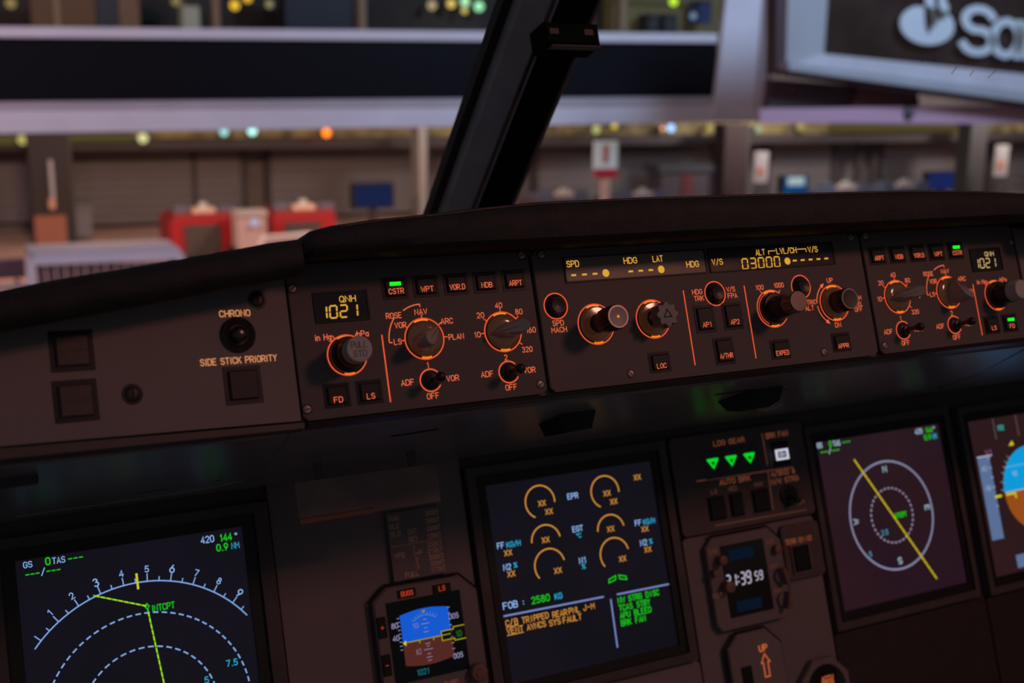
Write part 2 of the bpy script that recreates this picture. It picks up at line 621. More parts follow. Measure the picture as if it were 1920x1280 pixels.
def lit_ring(T, u, v, r, a0=0, a1=360, wd=.75, glow=True, name='lit_ring', parent=None):
    x, y = T.L(u, v)
    mb = MB().ring((x, y), r - wd / 2, r + wd / 2, .25, a0, a1, 64)
    o = T.add(name, mb, RING, parent)
    if glow:
        g = MB()
        g.ring((x, y), r - 1.75, r - .55, .32, 62, 128, 64)
        g.ring((x, y), r - 1.75, r - .55, .32, 248, 300, 64)
        T.add('ring_glow', g, HOT, o)
    return o


def knob_root(T, u, v, name='rotary_knob'):
    x, y = T.L(u, v)
    e = bpy.data.objects.new(name, None)
    e.empty_display_size = .005
    COL.objects.link(e)
    e.parent = T.e
    e.location = (x * .001, y * .001, 0)
    return e


def kp(name, mb, m, root, smooth=True, loc=(0, 0, 0), rot=None):
    return put(name, mb.mesh(name, smooth=smooth), m, root, loc, rot)


def ringset(root, r, a0=0, a1=360, wd=.75, glow=True, ticks=()):
    mb = MB().ring((0, 0), r - wd / 2, r + wd / 2, .25, a0, a1, 64)
    for t in ticks:
        a = math.radians(t)
        mb.ribbon([(r * math.cos(a), r * math.sin(a)), ((r + 2.3) * math.cos(a), (r + 2.3) * math.sin(a))], wd * .8, .24)
    kp('lit_ring', mb, RING, root, False)
    if glow:
        g = MB()
        g.ring((0, 0), r - 1.25, r - .45, .33, 72, 116, 64)
        g.ring((0, 0), r - 1.25, r - .45, .33, 254, 286, 64)
        kp('ring_glow', g, HOT, root, False)


def selector(T, u, v, ang, ticks, fin=True):
    """pointer selector: lit ring, clear skirt, finned handle pointing to ang"""
    r = knob_root(T, u, v, 'selector_knob')
    ringset(r, 12.0, -8 if fin else 0, 360 - 40, ticks=ticks) if False else ringset(r, 12.0, ticks=ticks)
    kp('skirt', MB().lathe([(10.6, .2), (10.5, 1.6), (9.6, 2.4), (6, 2.8)], 40), SKIRT, r)
    a = math.radians(ang)
    # handle outline along +x: tip at x=+10.4, round tail
    out = [(10.4, 0), (3.5, 3.4), (-1, 4.6)] + arc(-4.2, 0, 5.4, 5.0, 70, 290, 12) + [(-1, -4.6), (3.5, -3.4)]
    top = [(8.2, 0), (3.0, 2.0), (-1, 3.3)] + arc(-4.2, 0, 4.5, 4.0, 70, 290, 12) + [(-1, -3.3), (3.0, -2.0)]
    mb = MB()
    n = len(out)
    hz = lambda x_: 8.0 + (10.4 - x_) / 20 * 14.0          # low at the pointer tip, tall at the tail
    for z, ring_, k in ((0.0, out, 1), (.55, out, .98), (.93, top, 1.0), (1.0, top, .86)):
        for p in ring_:
            mb.v.append((p[0] * k, p[1] * k, 2.2 + (hz(p[0]) - 2.2) * z))
    for l in range(3):
        for k in range(n):
            m_ = (k + 1) % n
            mb.f.append((l * n + k, l * n + m_, (l + 1) * n + m_, (l + 1) * n + k))
    mb.f.append(tuple(range(3 * n, 4 * n)))
    h = kp('handle', mb, mat('handle_grey', (.48, .40, .37), .32, spec=.6), r, rot=(0, 0, a))
    ln = MB()
    ln.tube((7.4, 0, 10.2), (-7, 0, 20.3), .25, 6)
    put('pointer_line', ln.mesh('pointer_line'), RIM, h)
    return r


def toggle(T, u, v):
    r = knob_root(T, u, v, 'toggle_switch')
    kp('lit_ring', MB().ring((0, 0), 6.1, 6.9, .25, 42, 330, 48), RING, r, False)
    kp('bushing', MB().lathe([(5.2, 0), (5.2, 1.6), (4.4, 2.4), (3.4, 2.6), (3.2, 4.4), (2.4, 4.8)], 24), KNOB, r)
    kp('lever', MB().lathe([(1.5, 3), (1.5, 9), (1.8, 12), (2.7, 14.5), (3.0, 16.5), (2.6, 18.2), (1.4, 19.2), (.4, 19.5)], 20), KNOB, r)
    return r


def push_ring(T, u, v, R=8.0):
    r = knob_root(T, u, v, 'round_push_button')
    kp('lit_ring', MB().ring((0, 0), R - .35, R + .4, .25), RING, r, False)
    kp('well', MB().lathe([(R - .5, .2), (R - 1.4, .9), (R - 2.6, .5)], 32), BLACK, r)
    kp('plunger', MB().lathe([(R - 2.6, .3), (R - 2.7, 3.2), (R - 3.4, 4.2), (R - 5, 3.9), (.5, 3.5)], 32), KNOB, r)
    return r


def faceplate(T, u0, u1, v0, v1, m, th=4.0, name='faceplate', cut=3.0):
    x0, y1 = T.L(u0, v0)
    x1, y0 = T.L(u1, v1)
    c = cut
    pts = [(x0 + c, y0), (x1 - c, y0), (x1, y0 + c), (x1, y1 - c), (x1 - c, y1), (x0 + c, y1), (x0, y1 - c), (x0, y0 + c)]
    return T.add(name, MB().prism(pts, -th, 0, .5), m)


def rect(T, name, u0, u1, v0, v1, z0, z1, m, ch=0.0, parent=None):
    x0, y1 = T.L(u0, v0)
    x1, y0 = T.L(u1, v1)
    if parent is not None:
        lx, ly, lz = parent.location.x * 1000, parent.location.y * 1000, parent.location.z * 1000
        x0, x1, y0, y1, z0, z1 = x0 - lx, x1 - lx, y0 - ly, y1 - ly, z0 - lz, z1 - lz
    return T.add(name, MB().box(x0, x1, y0, y1, z0, z1, ch), m, parent)


def line(T, name, pts, wd, m, z=.2, parent=None):
    return T.add(name, MB().ribbon([T.L(*p) for p in pts], wd, z), m, parent)


# ================================================================== STRUCTURE: glareshield
def interp(x, xs, ys):
    if x <= xs[0]:
        return ys[0]
    for a, b, c, d in zip(xs, xs[1:], ys, ys[1:]):
        if x <= b:
            return c + (d - c) * (x - a) / (b - a)
    return ys[-1]


def wpanel(u):
    return -max(0.0, abs(u) - 284) * math.tan(math.radians(10))


GS = Thing('glareshield', 'black padded glareshield spanning the cockpit below the windscreen', 'glareshield', 0, 44, 0)


def sweep(us, prof):
    """prof(u) -> list of (w, v); skin along u"""
    mb = MB()
    n = None
    for u in us:
        p = prof(u)
        n = len(p)
        for w, v in p:
            mb.v.append((u, -(v - 44), -w))
    for i in range(len(us) - 1):
        for k in range(n):
            m_ = (k + 1) % n
            mb.f.append((i * n + k, i * n + m_, (i + 1) * n + m_, (i + 1) * n + k))
    mb.f.append(tuple(range(n - 1, -1, -1)))
    mb.f.append(tuple(range((len(us) - 1) * n, len(us) * n)))
    return mb


def body_prof(u):
    w = wpanel(u)
    t = -56 if abs(u) < 282 else interp(-abs(u), [-470, -284], [-5, -36])
    return [(w + 5, t), (w + 5, 42.5), (w + 12, 46), (240, 69.6), (246, 66), (300, 40), (300, t)]


GS.add('body', sweep([-640, -520, -440, -360, -286, -281, -150, 0, 150, 281, 286, 360, 440, 520, 640], body_prof), UNDER)

TOPU = [-560, -470, -431, -407, -382, -356, -329, -301, -286]
TOPV = [-12, -25, -32, -36.5, -40.2, -44, -48.4, -53.2, -55.2]
CU = [-283, -281, -277, -265, -240, -208, -175, -140, -66, 16, 154, 215, 269, 283]
CV = [-53, -57, -59.5, -62, -64.6, -66.5, -69.1, -71.1, -71.8, -71.5, -70.3, -68.2, -64.7, -62]


def pad_prof(u, vt, vl, wl, wp, ins=0.0):
    vt, vl = vt + ins, vl - ins
    mid = (vt + vl) / 2
    wl = wl + ins
    return [(wp + 4, max(-49, vt + 8)), (wl + 10, vl + .3), (wl + 4, vl - .6), (wl + 1, vl - 3), (wl, mid + 3), (wl, mid - 3), (wl + 1.2, vt + 4),
            (wl + 4, vt + 1.2), (wl + 9, vt), (wl + 16, vt - .4), (wl + 60, vt - 3.5), (345, vt - 34), (345, vt - 10)]


def centre_prof(u):
    ins = 3.0 if abs(u) > 282.5 else (1.0 if abs(u) > 280 else 0)
    return pad_prof(u, interp(u, CU, CV), interp(abs(u), [0, 260, 283], [-45, -45, -43]), -40, 0, ins)


GS.add('centre_padding', sweep([-283.5, -281, -277, -265, -240, -208, -175, -140, -105, -66, -25, 16, 60, 110, 154, 185, 215, 245, 269, 281, 283.5], centre_prof), VINYL, smooth=True)


def side_prof(u):
    return pad_prof(u, interp(-abs(u), TOPU, TOPV), interp(-abs(u), [-470, -440, -284.5], [-8, -12, -36]), -40 + wpanel(u), wpanel(u))


GS.add('side_padding', sweep([-560, -470, -431, -407, -382, -356, -329, -301, -284.5], side_prof), VINYL, smooth=True)
GS.add('side_padding', sweep([284.5, 301, 329, 356, 382, 407, 431, 470, 560], side_prof), VINYL, smooth=True)
# thin trim along the padding edge, tinted warm for its orange-lit specks
pm = MB()
us = list(range(-262, 262, 8))
for a, b in zip(us, us[1:]):
    f = lambda u: (u, -(interp(u, CU, CV) + 2.6 - 44), 40 - 2.2)
    pm.tube(f(a), f(b), .5, 5)
LIT_TRIM = mat('lit_trim', (.12, .06, .04), .5, var=.6, scale=400)
GS.add('lit_edge_trim', pm, LIT_TRIM)
# lower lips under the panels
GS.add('lower_lip', sweep([-283, 0, 283], lambda u: [(-2.5, 40.8), (-3.2, 41.6), (-2.5, 42.6), (6, 44.5), (6, 40.5)]), mat('lip_paint', (.035, .027, .025), .4), smooth=True)
for s in (-1, 1):
    us_ = [-640, -440, -360, -285] if s < 0 else [285, 360, 440, 640]
    GS.add('side_lip', sweep(us_, lambda u: [(wpanel(u) - 2, interp(abs(u), [285, 440], [40.6, 37.6])), (wpanel(u) - 2, interp(abs(u), [285, 440], [43.6, 42.6])),
                                             (wpanel(u) + 6, 45), (wpanel(u) + 6, 38)]), mat('side_lip_paint', (.085, .06, .055), .5))


# underside fittings (points of the sloping underside: v = 44 + (w-4)*26/240)
def us_pt(u, w, off=0.6):
    return (u, -(46 + (w - 12) * 24 / 232 + off - 44), -w)


def us_line(pts, r, name, m):
    mb = MB()
    for a, b in zip(pts, pts[1:]):
        mb.tube(us_pt(*a, 0), us_pt(*b, 0), r, 6)
    return GS.add(name, mb, m)


us_line([(-291, 8), (-288, 40), (-283, 100), (-281, 160), (-284, 180), (-300, 200), (-330, 208), (-430, 214)], 1.0, 'underside_seam', UNDER)
us_line([(300, 20), (336, 80), (372, 139), (386, 199), (400, 212), (450, 214)], 1.0, 'underside_seam', BLACK)


def us_patch(quads, name, m, off):
    mb = MB()
    top = [us_pt(u, w, off) for u, w in quads]
    bot = [us_pt(u, w, -4) for u, w in quads]
    mb.v = [*top, *bot]
    n = len(quads)
    mb.f = [tuple(range(n))] + [(k, (k + 1) % n, n + (k + 1) % n, n + k) for k in range(n)]
    return GS.add(name, mb, m)


HOLE = mat('recess_black', (.03, .03, .032), .9, spec=.05)
GS.add('grip_pocket', MB().prism([(-92, -20), (-72, -19), (-66, -5), (-97, -6)], -96, -60, 3), mat('pocket_dark', (.05, .05, .055), .8, spec=.1))
GS.add('grip_pocket', MB().prism([(66, -19), (78, -21), (88, -17), (93, -8), (92, 0), (58, 0), (58, -10)], -100, -60, 3), MATS['pocket_dark'])
GS.add('pocket_rim', MB().ribbon([(70, -21.6), (80, -23), (91, -18), (95.5, -9)], 1.5, -66), mat('rim_grey', (.20, .17, .17), .45))
for a, b, c in ((-350, 120, 26), (-356, 176, 20), (-322, 150, 18), (-316, 168, 14)):
    us_patch([(a, b), (a + c, b - 3), (a + c, b + .5), (a, b + 3)], 'vent_slot', HOLE, .4)
GS.add('map_lamp_housing', MB().box(-470, -420, -10, -1.8, -45, -22, 1.2), mat('lamp_housing', (.05, .045, .06), .5))
for u_, w_ in ((30, 60), (78, 84), (-215, 62)):
    us_patch([(u_, w_), (u_ + 30, w_ - 6), (u_ + 31, w_ - 3), (u_ + 1, w_ + 3)], 'vent_slot', HOLE, .4)


# ================================================================== GLARESHIELD UNITS
def efis(s, name, label):
    T = Thing(name, label, 'control panel', s * 209, 40.0)
    a, b = sorted((s * 133.2, s * 284.8))
    faceplate(T, a, b, -48.5, 40, PAINT)
    # rubber gap strip next to the autopilot panel is the body behind
    # pressure display
    lc = s * 255 if s < 0 else 252.0
    lcd = rect(T, 'pressure_display', lc - 15, lc + 15, -30.5, -14.8, -.5, .4, LCDB)
    x0, y1 = T.L(lc - 15, -30.5)
    x1, y0 = T.L(lc + 15, -14.8)
    T.add('display_frame', MB().frame(x0 - 1, x1 + 1, y0 - 1, y1 + 1, x0, x1, y0, y1, 0, .9, .3), BLACK, lcd)
    text(T, 'QNH', lc + 3.8, -26.6, 3.3, YEL if s < 0 else YELP, 9.3, .17, z=.6, parent=lcd)
    dx, dy = T.L(lc - 10.6, -20.0)
    T.add('pressure_digits', seg_mb('1021', dx - 3.0, dy - .3, 6.9, 4.1, 6.0, .95, .6), YEL if s < 0 else YELP, lcd)
    # baro knob
    bu, bv = s * 255.4, 5.4
    r = knob_root(T, bu, bv, 'pressure_knob')
    ringset(r, 11.4, -300, 38, ticks=(60, 122))
    kp('outer_collar', MB().lathe([(10.4, .1), (10.3, 3.5), (9.6, 4.3), (8.8, 4.4)], 40), KNOB, r)
    kp('stem', MB().lathe([(8.4, 3.5), (8.2, 14), (8.0, 15)], 36), KNOB, r)
    kp('cap', MB().lathe([(7.5, 14), (7.4, 23), (7.1, 24), (6.6, 24.4)], 40), CAPP, r)
    kp('cap_rim', MB().ring((0, 0), 6.5, 7.15, 24.25), RIM, r, False)
    if s < 0:
        kp('cap_legend', text_mb('PULL', 0, 2.3, 3.2, 9.0, .17, z=24.5), mat('cap_ink', (.26, .22, .21), .6), r, False)
        kp('cap_legend', text_mb('STD', 0, -2.5, 3.2, 7.4, .17, z=24.5), MATS['cap_ink'], r, False)
    text(T, 'in Hg', bu - 12.6, bv - 11.2, 3.2, ORANGE, 9.0, .15)
    text(T, 'hPa', bu + 10.6, bv - 11.4, 3.2, ORANGE, 6.6, .15)
    # buttons
    for t, u in (('CSTR', 222), ('WPT', 202.8), ('VOR.D', 183.6), ('NDB', 164.4), ('ARPT', 145.3)):
        button(T, s * u, -30.8, 15.6, 12.8, t, lv=-28.9, lw={'CSTR': 8.9, 'WPT': 7.6, 'VOR.D': 9.6, 'NDB': 6.8, 'ARPT': 8.3}[t], bar=(t == 'CSTR'), frame=1.5)
    button(T, s * 264.2, 27.4, 15.0, 13.6, 'FD', lv=30.0, lw=4.9, bar=s > 0)
    button(T, s * 245.2, 27.4, 15.0, 13.6, 'LS', lv=30.0, lw=4.5)
    line(T, 'divider_line', [(s * 233.6, -4.2), (s * 233.6, 34.2)], .8, RING)
    # mode selector
    nu = s * 208.0
    selector(T, nu, 0, 37 if s < 0 else 90, (180, 143, 90, 37, 0), False)
    for t, du, dv, w in (('ROSE', -16.8, -15, 9.3), ('NAV', 0, -16, 7.6), ('VOR', -13.6, -9.1, 6.8), ('LS', -16.6, .4, 4.2), ('ARC', 15.4, -9.3, 7.5), ('PLAN', 20.0, .4, 9.4)):
        text(T, t, nu + du, dv, 3.1, ORANGE, w)
    x, y = T.L(nu, 0)
    mb = MB().ring((x, y), 21.3, 21.95, .2, 141, 180, 90)
    mb.ribbon([(x - 21.6, y), (x - 21.4, y - .6), (x - 20, y - .6)], .6, .2)
    mb.ring((x, y), 20.2, 20.85, .2, 91, 122, 90)
    mb.ribbon([(x - .3, y + 20.6), (x - .2, y + 19)], .6, .2)
    T.add('rose_bracket', mb, ORANGE)
    # range selector
    ru = s * 157.4
    selector(T, ru, 0, 180 + 8, (180, 143, 90, 37, 0, -37))
    for t, du, dv, w in (('10', -17.0, .4, 4.1), ('20', -13.2, -11.1, 4.6), ('40', -.5, -16.2, 4.6), ('80', 12.4, -11.4, 4.6), ('160', 18.6, .4, 6.6), ('320', 14.4, 12, 6.8)):
        text(T, t, ru + du, dv, 3.1, ORANGE, w)
    # toggles
    for u, n in ((s * 157.3, '2' if s < 0 else '1'), (s * 207.6, '1' if s < 0 else '2')):
        toggle(T, u, 24.5)
        text(T, 'ADF', u - 14.2, 24.4, 3.2, ORANGE, 7.8)
        text(T, 'VOR', u + 13.8, 24.6, 3.2, ORANGE, 7.6)
        text(T, 'OFF', u + .2, 33.7, 3.2, ORANGE, 7.4)
        text(T, n, u - .6, 15.6, 3.2, ORANGE)
    for u, v, a in ((137.6, 33.9, .7), (282.0, 33.3, .1), (282.0, -34.6, .6), (137.6, -46, .3)):
        screw(T, s * u, v, rot=a)
    return T


efis(-1, 'display_control_panel', 'display control panel reading 1021 beside the chrono button, knob marked PULL STD')
efis(1, 'display_control_panel', 'display control panel at the far right end of the glareshield, two green bars lit')

# ---- autopilot (flight control) panel
F = Thing('autopilot_panel', 'wide autopilot panel with the 03000 readout in the middle of the glareshield', 'control panel', 0, 40.0)
faceplate(F, -131, 131, -48.5, 40, PAINT)
da = rect(F, 'speed_heading_display', -109, -4, -42.4, -27.8, -.5, .35, LCDG)
db = rect(F, 'altitude_display', 0, 105, -42.4, -27.8, -.5, .35, mat('lcd_dark_red', (.040, .020, .020), .3, spec=.5))
for d_, (u0, u1) in ((da, (-109, -4)), (db, (0, 105))):
    x0, y1 = F.L(u0, -42.4)
    x1, y0 = F.L(u1, -27.8)
    F.add('display_frame', MB().frame(x0 - .9, x1 + .9, y0 - .9, y1 + .9, x0, x1, y0, y1, 0, .8, .3), BLACK, d_)
for t, u, v, w in (('SPD', -103.3, -38.7, 8.4), ('HDG', -61.2, -38.6, 9.6), ('LAT', -40.4, -38.6, 7.4), ('HDG', -14.1, -33.6, 9.4)):
    text(F, t, u, v, 3.7, YEL, w, .16, parent=da, z=.5)


def dashes(us_, v, par, dots):
    mb = MB()
    for u in us_:
        x, y = F.L(u, v)
        mb.ribbon([(x - 1.3, y), (x + 1.3, y)], 1.2, .5)
    F.add('display_dashes', mb, YEL, par)
    for u in dots:
        x, y = F.L(u, v)
        F.add('managed_dot', MB().disc((x, y), 2.5, .5, 24), YEL, par)


dashes([-103.8, -96.1, -88.5, -62.1, -54.6, -47.0], -31.5, da, [-80.6, -39.0])
dashes([70.3, 77.2, 84.2, 91.2, 98.2], -31.4, db, [64.0])
for t, u, v, w in (('V/S', 5.8, -34, 8.4), ('ALT', 42.2, -38.7, 7.4), ('LVL/CH', 64.6, -38.7, 17.0), ('V/S', 87.6, -38.5, 8.2)):
    text(F, t, u, v, 3.7, YEL, w, .16, parent=db, z=.5)
line(F, 'level_bracket', [(49.2, -37.0), (49.2, -39.2), (54.8, -39.2)], .6, YEL, .5, db)
line(F, 'level_bracket', [(74.2, -39.2), (81.6, -39.2), (81.6, -37.2)], .6, YEL, .5, db)
x, y = F.L(25.6, -31.4)
F.add('altitude_digits', seg_mb('03000', x, y, 7.0, 4.4, 6.75, .95, .5), YEL, db)
push_ring(F, -119.4, -13.0)
text(F, 'SPD', -119.4, -2.4, 3.1, ORANGE, 7.6)
text(F, 'MACH', -119.4, 1.8, 3.1, ORANGE, 10.4)
push_ring(F, 0, -12.9)
for t, u, v, w in (('HDG', -13.8, -15.0, 7.6), ('TRK', -13.2, -10.6, 7.4), ('V/S', 13.2, -15.0, 6.6), ('FPA', 13.8, -10.6, 7.4)):
    text(F, t, u, v, 3.1, ORANGE, w)
push_ring(F, 72.0, -12.9)
text(F, 'METRIC', 76.5, -1.6, 3.0, ORANGE, 13.0)
text(F, 'ALT', 76.5, 2.4, 3.0, ORANGE, 7.0)
for s_ in (-1, 1):
    line(F, 'divider_line', [(s_ * 24.5, -16.4), (s_ * 24.5, 32.6)], .8, RING)
for t, u, v, w, h, lw, lv in (('AP1', -11.2, 3.3, 15.6, 18, 6.6, 7.3), ('AP2', 11.2, 3.1, 15.6, 18, 6.8, 7.2), ('A/THR', 0, 25.5, 15.6, 18, 10.0, 29.0), ('EXPED', 45.8, 28.4, 16, 13.2, 10.6, 31.2),
                              ('APPR', 98.9, 28.1, 16, 13.2, 9.2, 31.0), ('LOC', -50.9, 28.4, 16, 13.2, 6.8, 31.0)):
    button(F, u, v, w, h, t, lv=lv, lw=lw)


def fluted(root, r, z0, z1, capm, top=True, nf=20, fl=.045):
    kp('grip', MB().lathe([(r * .96, z0), (r, z0 + 1), (r, z1 - 1.2), (r * .96, z1 - .4)], 80, flute=fl, nf=nf), KNOB, root)
    c = kp('cap', MB().lathe([(r * .97, z1 - .8), (r * .95, z1), (r * .86, z1 + .25), (r * .80, z1 + .1)], 40), capm, root)
    return c


# speed knob
k = knob_root(F, -93, .4, 'speed_knob')
ringset(k, 12.7)
kp('skirt', MB().lathe([(11.0, .2), (10.9, 1.8), (10.2, 2.6), (6, 3.0)], 40), SKIRT, k)
kp('stem', MB().lathe([(6, 2.5), (5.4, 13)], 28), KNOB, k)
fluted(k, 7.4, 12, 28, mat('cap_warm', (.50, .40, .36), .45))
kp('cap_rim', MB().ring((0, 0), 6.0, 7.0, 28.3), RIM, k, False)
kp('index_dot', MB().lathe([(.8, 28.1), (.6, 28.5)], 10), HOT, k)
# heading knob: eight lobes with a triangle
k = knob_root(F, -50.9, .3, 'heading_knob')
ringset(k, 12.4)
kp('skirt', MB().lathe([(10.8, .2), (10.7, 1.8), (10.0, 2.6), (6, 3.0)], 40), SKIRT, k)
kp('stem', MB().lathe([(6, 2.5), (5.6, 12)], 28), KNOB, k)
kp('lobed_cap', MB().lathe([(7.0, 8), (7.5, 9), (7.5, 17), (7.1, 17.8)], 96, flute=.12, nf=8), KNOBG, k)
tri = [(3.2 * math.cos(math.radians(t)), 3.2 * math.sin(math.radians(t))) for t in (90, 210, 330, 90)]
kp('triangle_mark', MB().ribbon(tri, .7, 17.95), SLOT, k, False)
# altitude knob
k = knob_root(F, 44.9, .5, 'altitude_knob')
ringset(k, 12.7, 52, 325, ticks=(55, 122))
kp('inner_ring', MB().ring((0, 0), 10.9, 11.3, .3, 100, 245), RING, k, False)
kp('outer_collar', MB().lathe([(10.6, .1), (10.5, 4.0), (9.8, 5.0), (8.6, 5.1)], 40), KNOB, k)
kp('stem', MB().lathe([(7.6, 4.0), (7.4, 18), (7.0, 18.5)], 36), mat('knob_stem', (.05, .042, .04), .35), k)
kp('cap', MB().lathe([(7.2, 18), (7.2, 26.5), (7.0, 27.6), (6.6, 28)], 40), KNOBM, k)
text(F, '100', 37.0, -14.7, 3.1, ORANGE, 6.6)
text(F, '1000', 53.3, -15.2, 3.1, ORANGE, 8.2)
# vertical speed knob
k = knob_root(F, 99.0, .3, 'vertical_speed_knob')
ringset(k, 12.6)
kp('skirt', MB().lathe([(11.0, .2), (10.9, 1.8), (10.2, 2.6), (6, 3.0)], 40), SKIRT, k)
fluted(k, 7.6, 2.5, 15.8, mat('knob_dark', (.10, .075, .07), .5), nf=24)
kp('cap_rim', MB().ring((0, 0), 6.3, 7.2, 16.1), RIM, k, False)
for a0, a1 in ((128, 176), (232, 184)):
    x, y = F.L(99, .3)
    mb = MB().ring((x, y), 15.0, 15.7, .2, a0, a1, 90)
    aa = math.radians(a0)
    p = Vector((x + 15.35 * math.cos(aa), y + 15.35 * math.sin(aa)))
    t = Vector((math.sin(aa), -math.cos(aa))) * (1 if a0 < 180 else -1)
    n_ = Vector((math.cos(aa), math.sin(aa)))
    mb.poly([(*(p + n_ * 1.5), .2), (*(p - n_ * 1.5), .2), (*(p + t * 3.6), .2)][::(1 if a0 < 180 else -1)])
    F.add('direction_arrow', mb, ORANGE)
text(F, 'UP', 98.2, -15.8, 3.1, ORANGE, 5.0)
text(F, 'DN', 98.8, 15.9, 3.1, ORANGE, 5.0)
for t, v, w in (('PUSH', -1.8, 9.4), ('LEVEL', 2.6, 10.4), ('OFF', 6.4, 6.8)):
    text(F, t, 119.6 - (0 if t == 'OFF' else .8), v, 2.9, ORANGE, w)
for u, v, a in ((-73.4, 33.7, 2.2), (82.4, 33.7, 2.2), (-124, -45.8, .4), (124, -45.8, .8)):
    screw(F, u, v, rot=a)


# ---- outboard panels
def outboard(s, name, label):
    yaw = math.radians(10) * (1 if s < 0 else -1)
    T = Thing(name, label, 'control panel', s * 282, 38, 0, yaw, org=(0, 38))
    x = lambda u: u if s < 0 else -u
    pts = [T.L(x(-4), 39.4), T.L(x(-4), -48), T.L(x(-175), -30), T.L(x(-175), 36.4)]
    if s < 0:
        pts = pts[::-1]
    if s > 0:
        pts = pts
    # make ccw
    ar = sum(a[0] * b[1] - b[0] * a[1] for a, b in zip(pts, pts[1:] + pts[:1]))
    if ar < 0:
        pts = pts[::-1]
    T.add('faceplate', MB().prism(pts, -4, 0, .5), PAINT2)
    text(T, 'CHRONO', x(-35), -22.0, 3.3, ORANGE2, 17.0, .16)
    text(T, 'SIDE STICK PRIORITY', x(-35.6), 3.5, 3.3, ORANGE2, 42.6, .16)
    r = knob_root(T, x(-34.8), -10.2, 'chrono_button')
    kp('button_ring', MB().lathe([(9.7, 0), (9.7, 1.2), (8.6, 1.9), (7.6, 1.2), (6.9, 1.9), (5.8, 1.0), (5.2, .8)], 40), KNOB, r)
    kp('plunger', MB().lathe([(4.6, .5), (4.5, 3.4), (3.6, 4.4), (2.0, 4.9), (.4, 5.0)], 32), mat('chrono_plunger', (.03, .015, .013), .22, spec=.7), r)
    button(T, x(-35), 17.0, 21, 20.5, frame=2.2, proud=2.0)
    button(T, x(-121.2), 18.0, 21, 20.8, frame=2.2, proud=2.0, capm=mat('amber_lens', (.075, .045, .036), .4))
    button(T, x(-120.7), -6.8, 21, 20.4, frame=2.2, proud=2.0, capm=MATS['amber_lens'])
    for u, v in ((-93.7, 17.1), (-21.4, -28.9)):
        screw(T, x(u), v, True, 1.5, mat('dark_screw', (.05, .036, .034), .45, metal=.4))
    return T


outboard(-1, 'side_stick_panel', 'brown outboard panel with CHRONO button and SIDE STICK PRIORITY light at left')
outboard(1, 'side_stick_panel', 'outboard glareshield panel just past the right display control panel, mostly cut off')

# ================================================================== MAIN INSTRUMENT PANEL
WM = 245.0
MP = Thing('instrument_panel', 'brown main instrument panel board behind the display units', 'instrument panel', 0, 420, WM + 8)


def plate(name, u0, u1, v0, v1, z0, z1, m, c=3.0):
    x0, y1 = MP.L(u0, v0)
    x1, y0 = MP.L(u1, v1)
    pts = [(x0 + c, y0), (x1 - c, y0), (x1, y0 + c), (x1, y1 - c), (x1 - c, y1), (x0 + c, y1), (x0, y1 - c), (x0, y0 + c)]
    return MP.add(name, MB().prism(pts, z0, z1, .6), m)


plate('backing_board', -760, 760, 62, 420, -12, -1, BEZEL)
plate('board_panel', -255, -97, 64, 420, -1, 4, PAINT3)
plate('board_panel', 104, 251, 167, 420, -1, 3.5, PAINT3)
plate('board_panel', -96, 103, 272, 420, -1, 3, PAINT3)
plate('board_panel', 253, 448, 278, 420, -1, 3, mat('panel_paint_dark', (.05, .035, .032), .6))
plate('board_panel', -470, -258, 274, 420, -1, 3, PAINT3)
plate('board_panel', 450, 755, 280, 420, -1, 3, MATS['panel_paint_dark'])


def display(name, label, u0, u1, v0, v1, scr, cat='display', mg=16):
    T = Thing(name, label, cat, (u0 + u1) / 2, v1 + 18, WM)
    x0, y1 = T.L(u0, v0)
    x1, y0 = T.L(u1, v1)
    T.add('bezel', MB().frame(x0 - mg, x1 + mg, y0 - 16, y1 + 16, x0 - mg * .45, x1 + mg * .45, y0 - 8, y1 + 8, -8, 2, 3.5), BEZEL)
    T.add('inner_bezel', MB().frame(x0 - mg * .45, x1 + mg * .45, y0 - 8, y1 + 8, x0, x1, y0, y1, -4, 1.0, -2.5), mat('inner_bezel', (.018, .015, .015), .5))
    sc_ = rect(T, 'screen', u0, u1, v0, v1, -5, -1.5, scr)
    return T, sc_


# ---- left navigation display
T, sc_ = display('navigation_display', 'navigation display with compass arc and INTCPT waypoint at lower left', -432, -277, 97, 256, SCR_A, mg=20)
ZS = -1.3


def st(s, u, v, h, m, wd=None, sw=.14, name='readout', rot=0.0, mono=False):
    return text(T, s, u, v, h, m, wd, sw, z=ZS, name=name, parent=sc_, rot=rot, mono=mono)


st('GS', -424.2, 100.6, 3.9, S_BL, 5.4)
st('0', -411.3, 100.4, 4.8, S_GR, 2.8, .18)
st('TAS', -404.4, 100.8, 4.0, S_BL, 8.0)
st('---', -393.4, 101.1, 4, S_GR, 9.6, .2)
st('---', -421.8, 107.4, 4, S_GR, 8.8, .2)
st('/', -415.0, 107.0, 4.4, S_BL, 2.2)
st('---', -408.3, 107.2, 4, S_GR, 8.8, .2)
st('420', -302.8, 102.5, 4.7, S_BL, 9.2)
st('144', -289.6, 103.0, 4.8, S_GR, 8.6, .18)
st('*', -282.0, 103.4, 4.6, S_BL2, 1.6)
st('0.9', -292.8, 109.8, 4.7, S_GR, 8.0, .18)
st('NM', -283.3, 110.0, 4.2, S_CY, 5.4)
NC = (-354.2, 217.2)
R0 = 92.2
cx_, cy_ = T.L(*NC)
A_L, A_R = 140.0, 37.0
T.add('compass_arc', MB().ring((cx_, cy_), R0 - .45, R0 + .45, ZS, A_R, A_L, 160), S_BL2, sc_)
tk = MB()
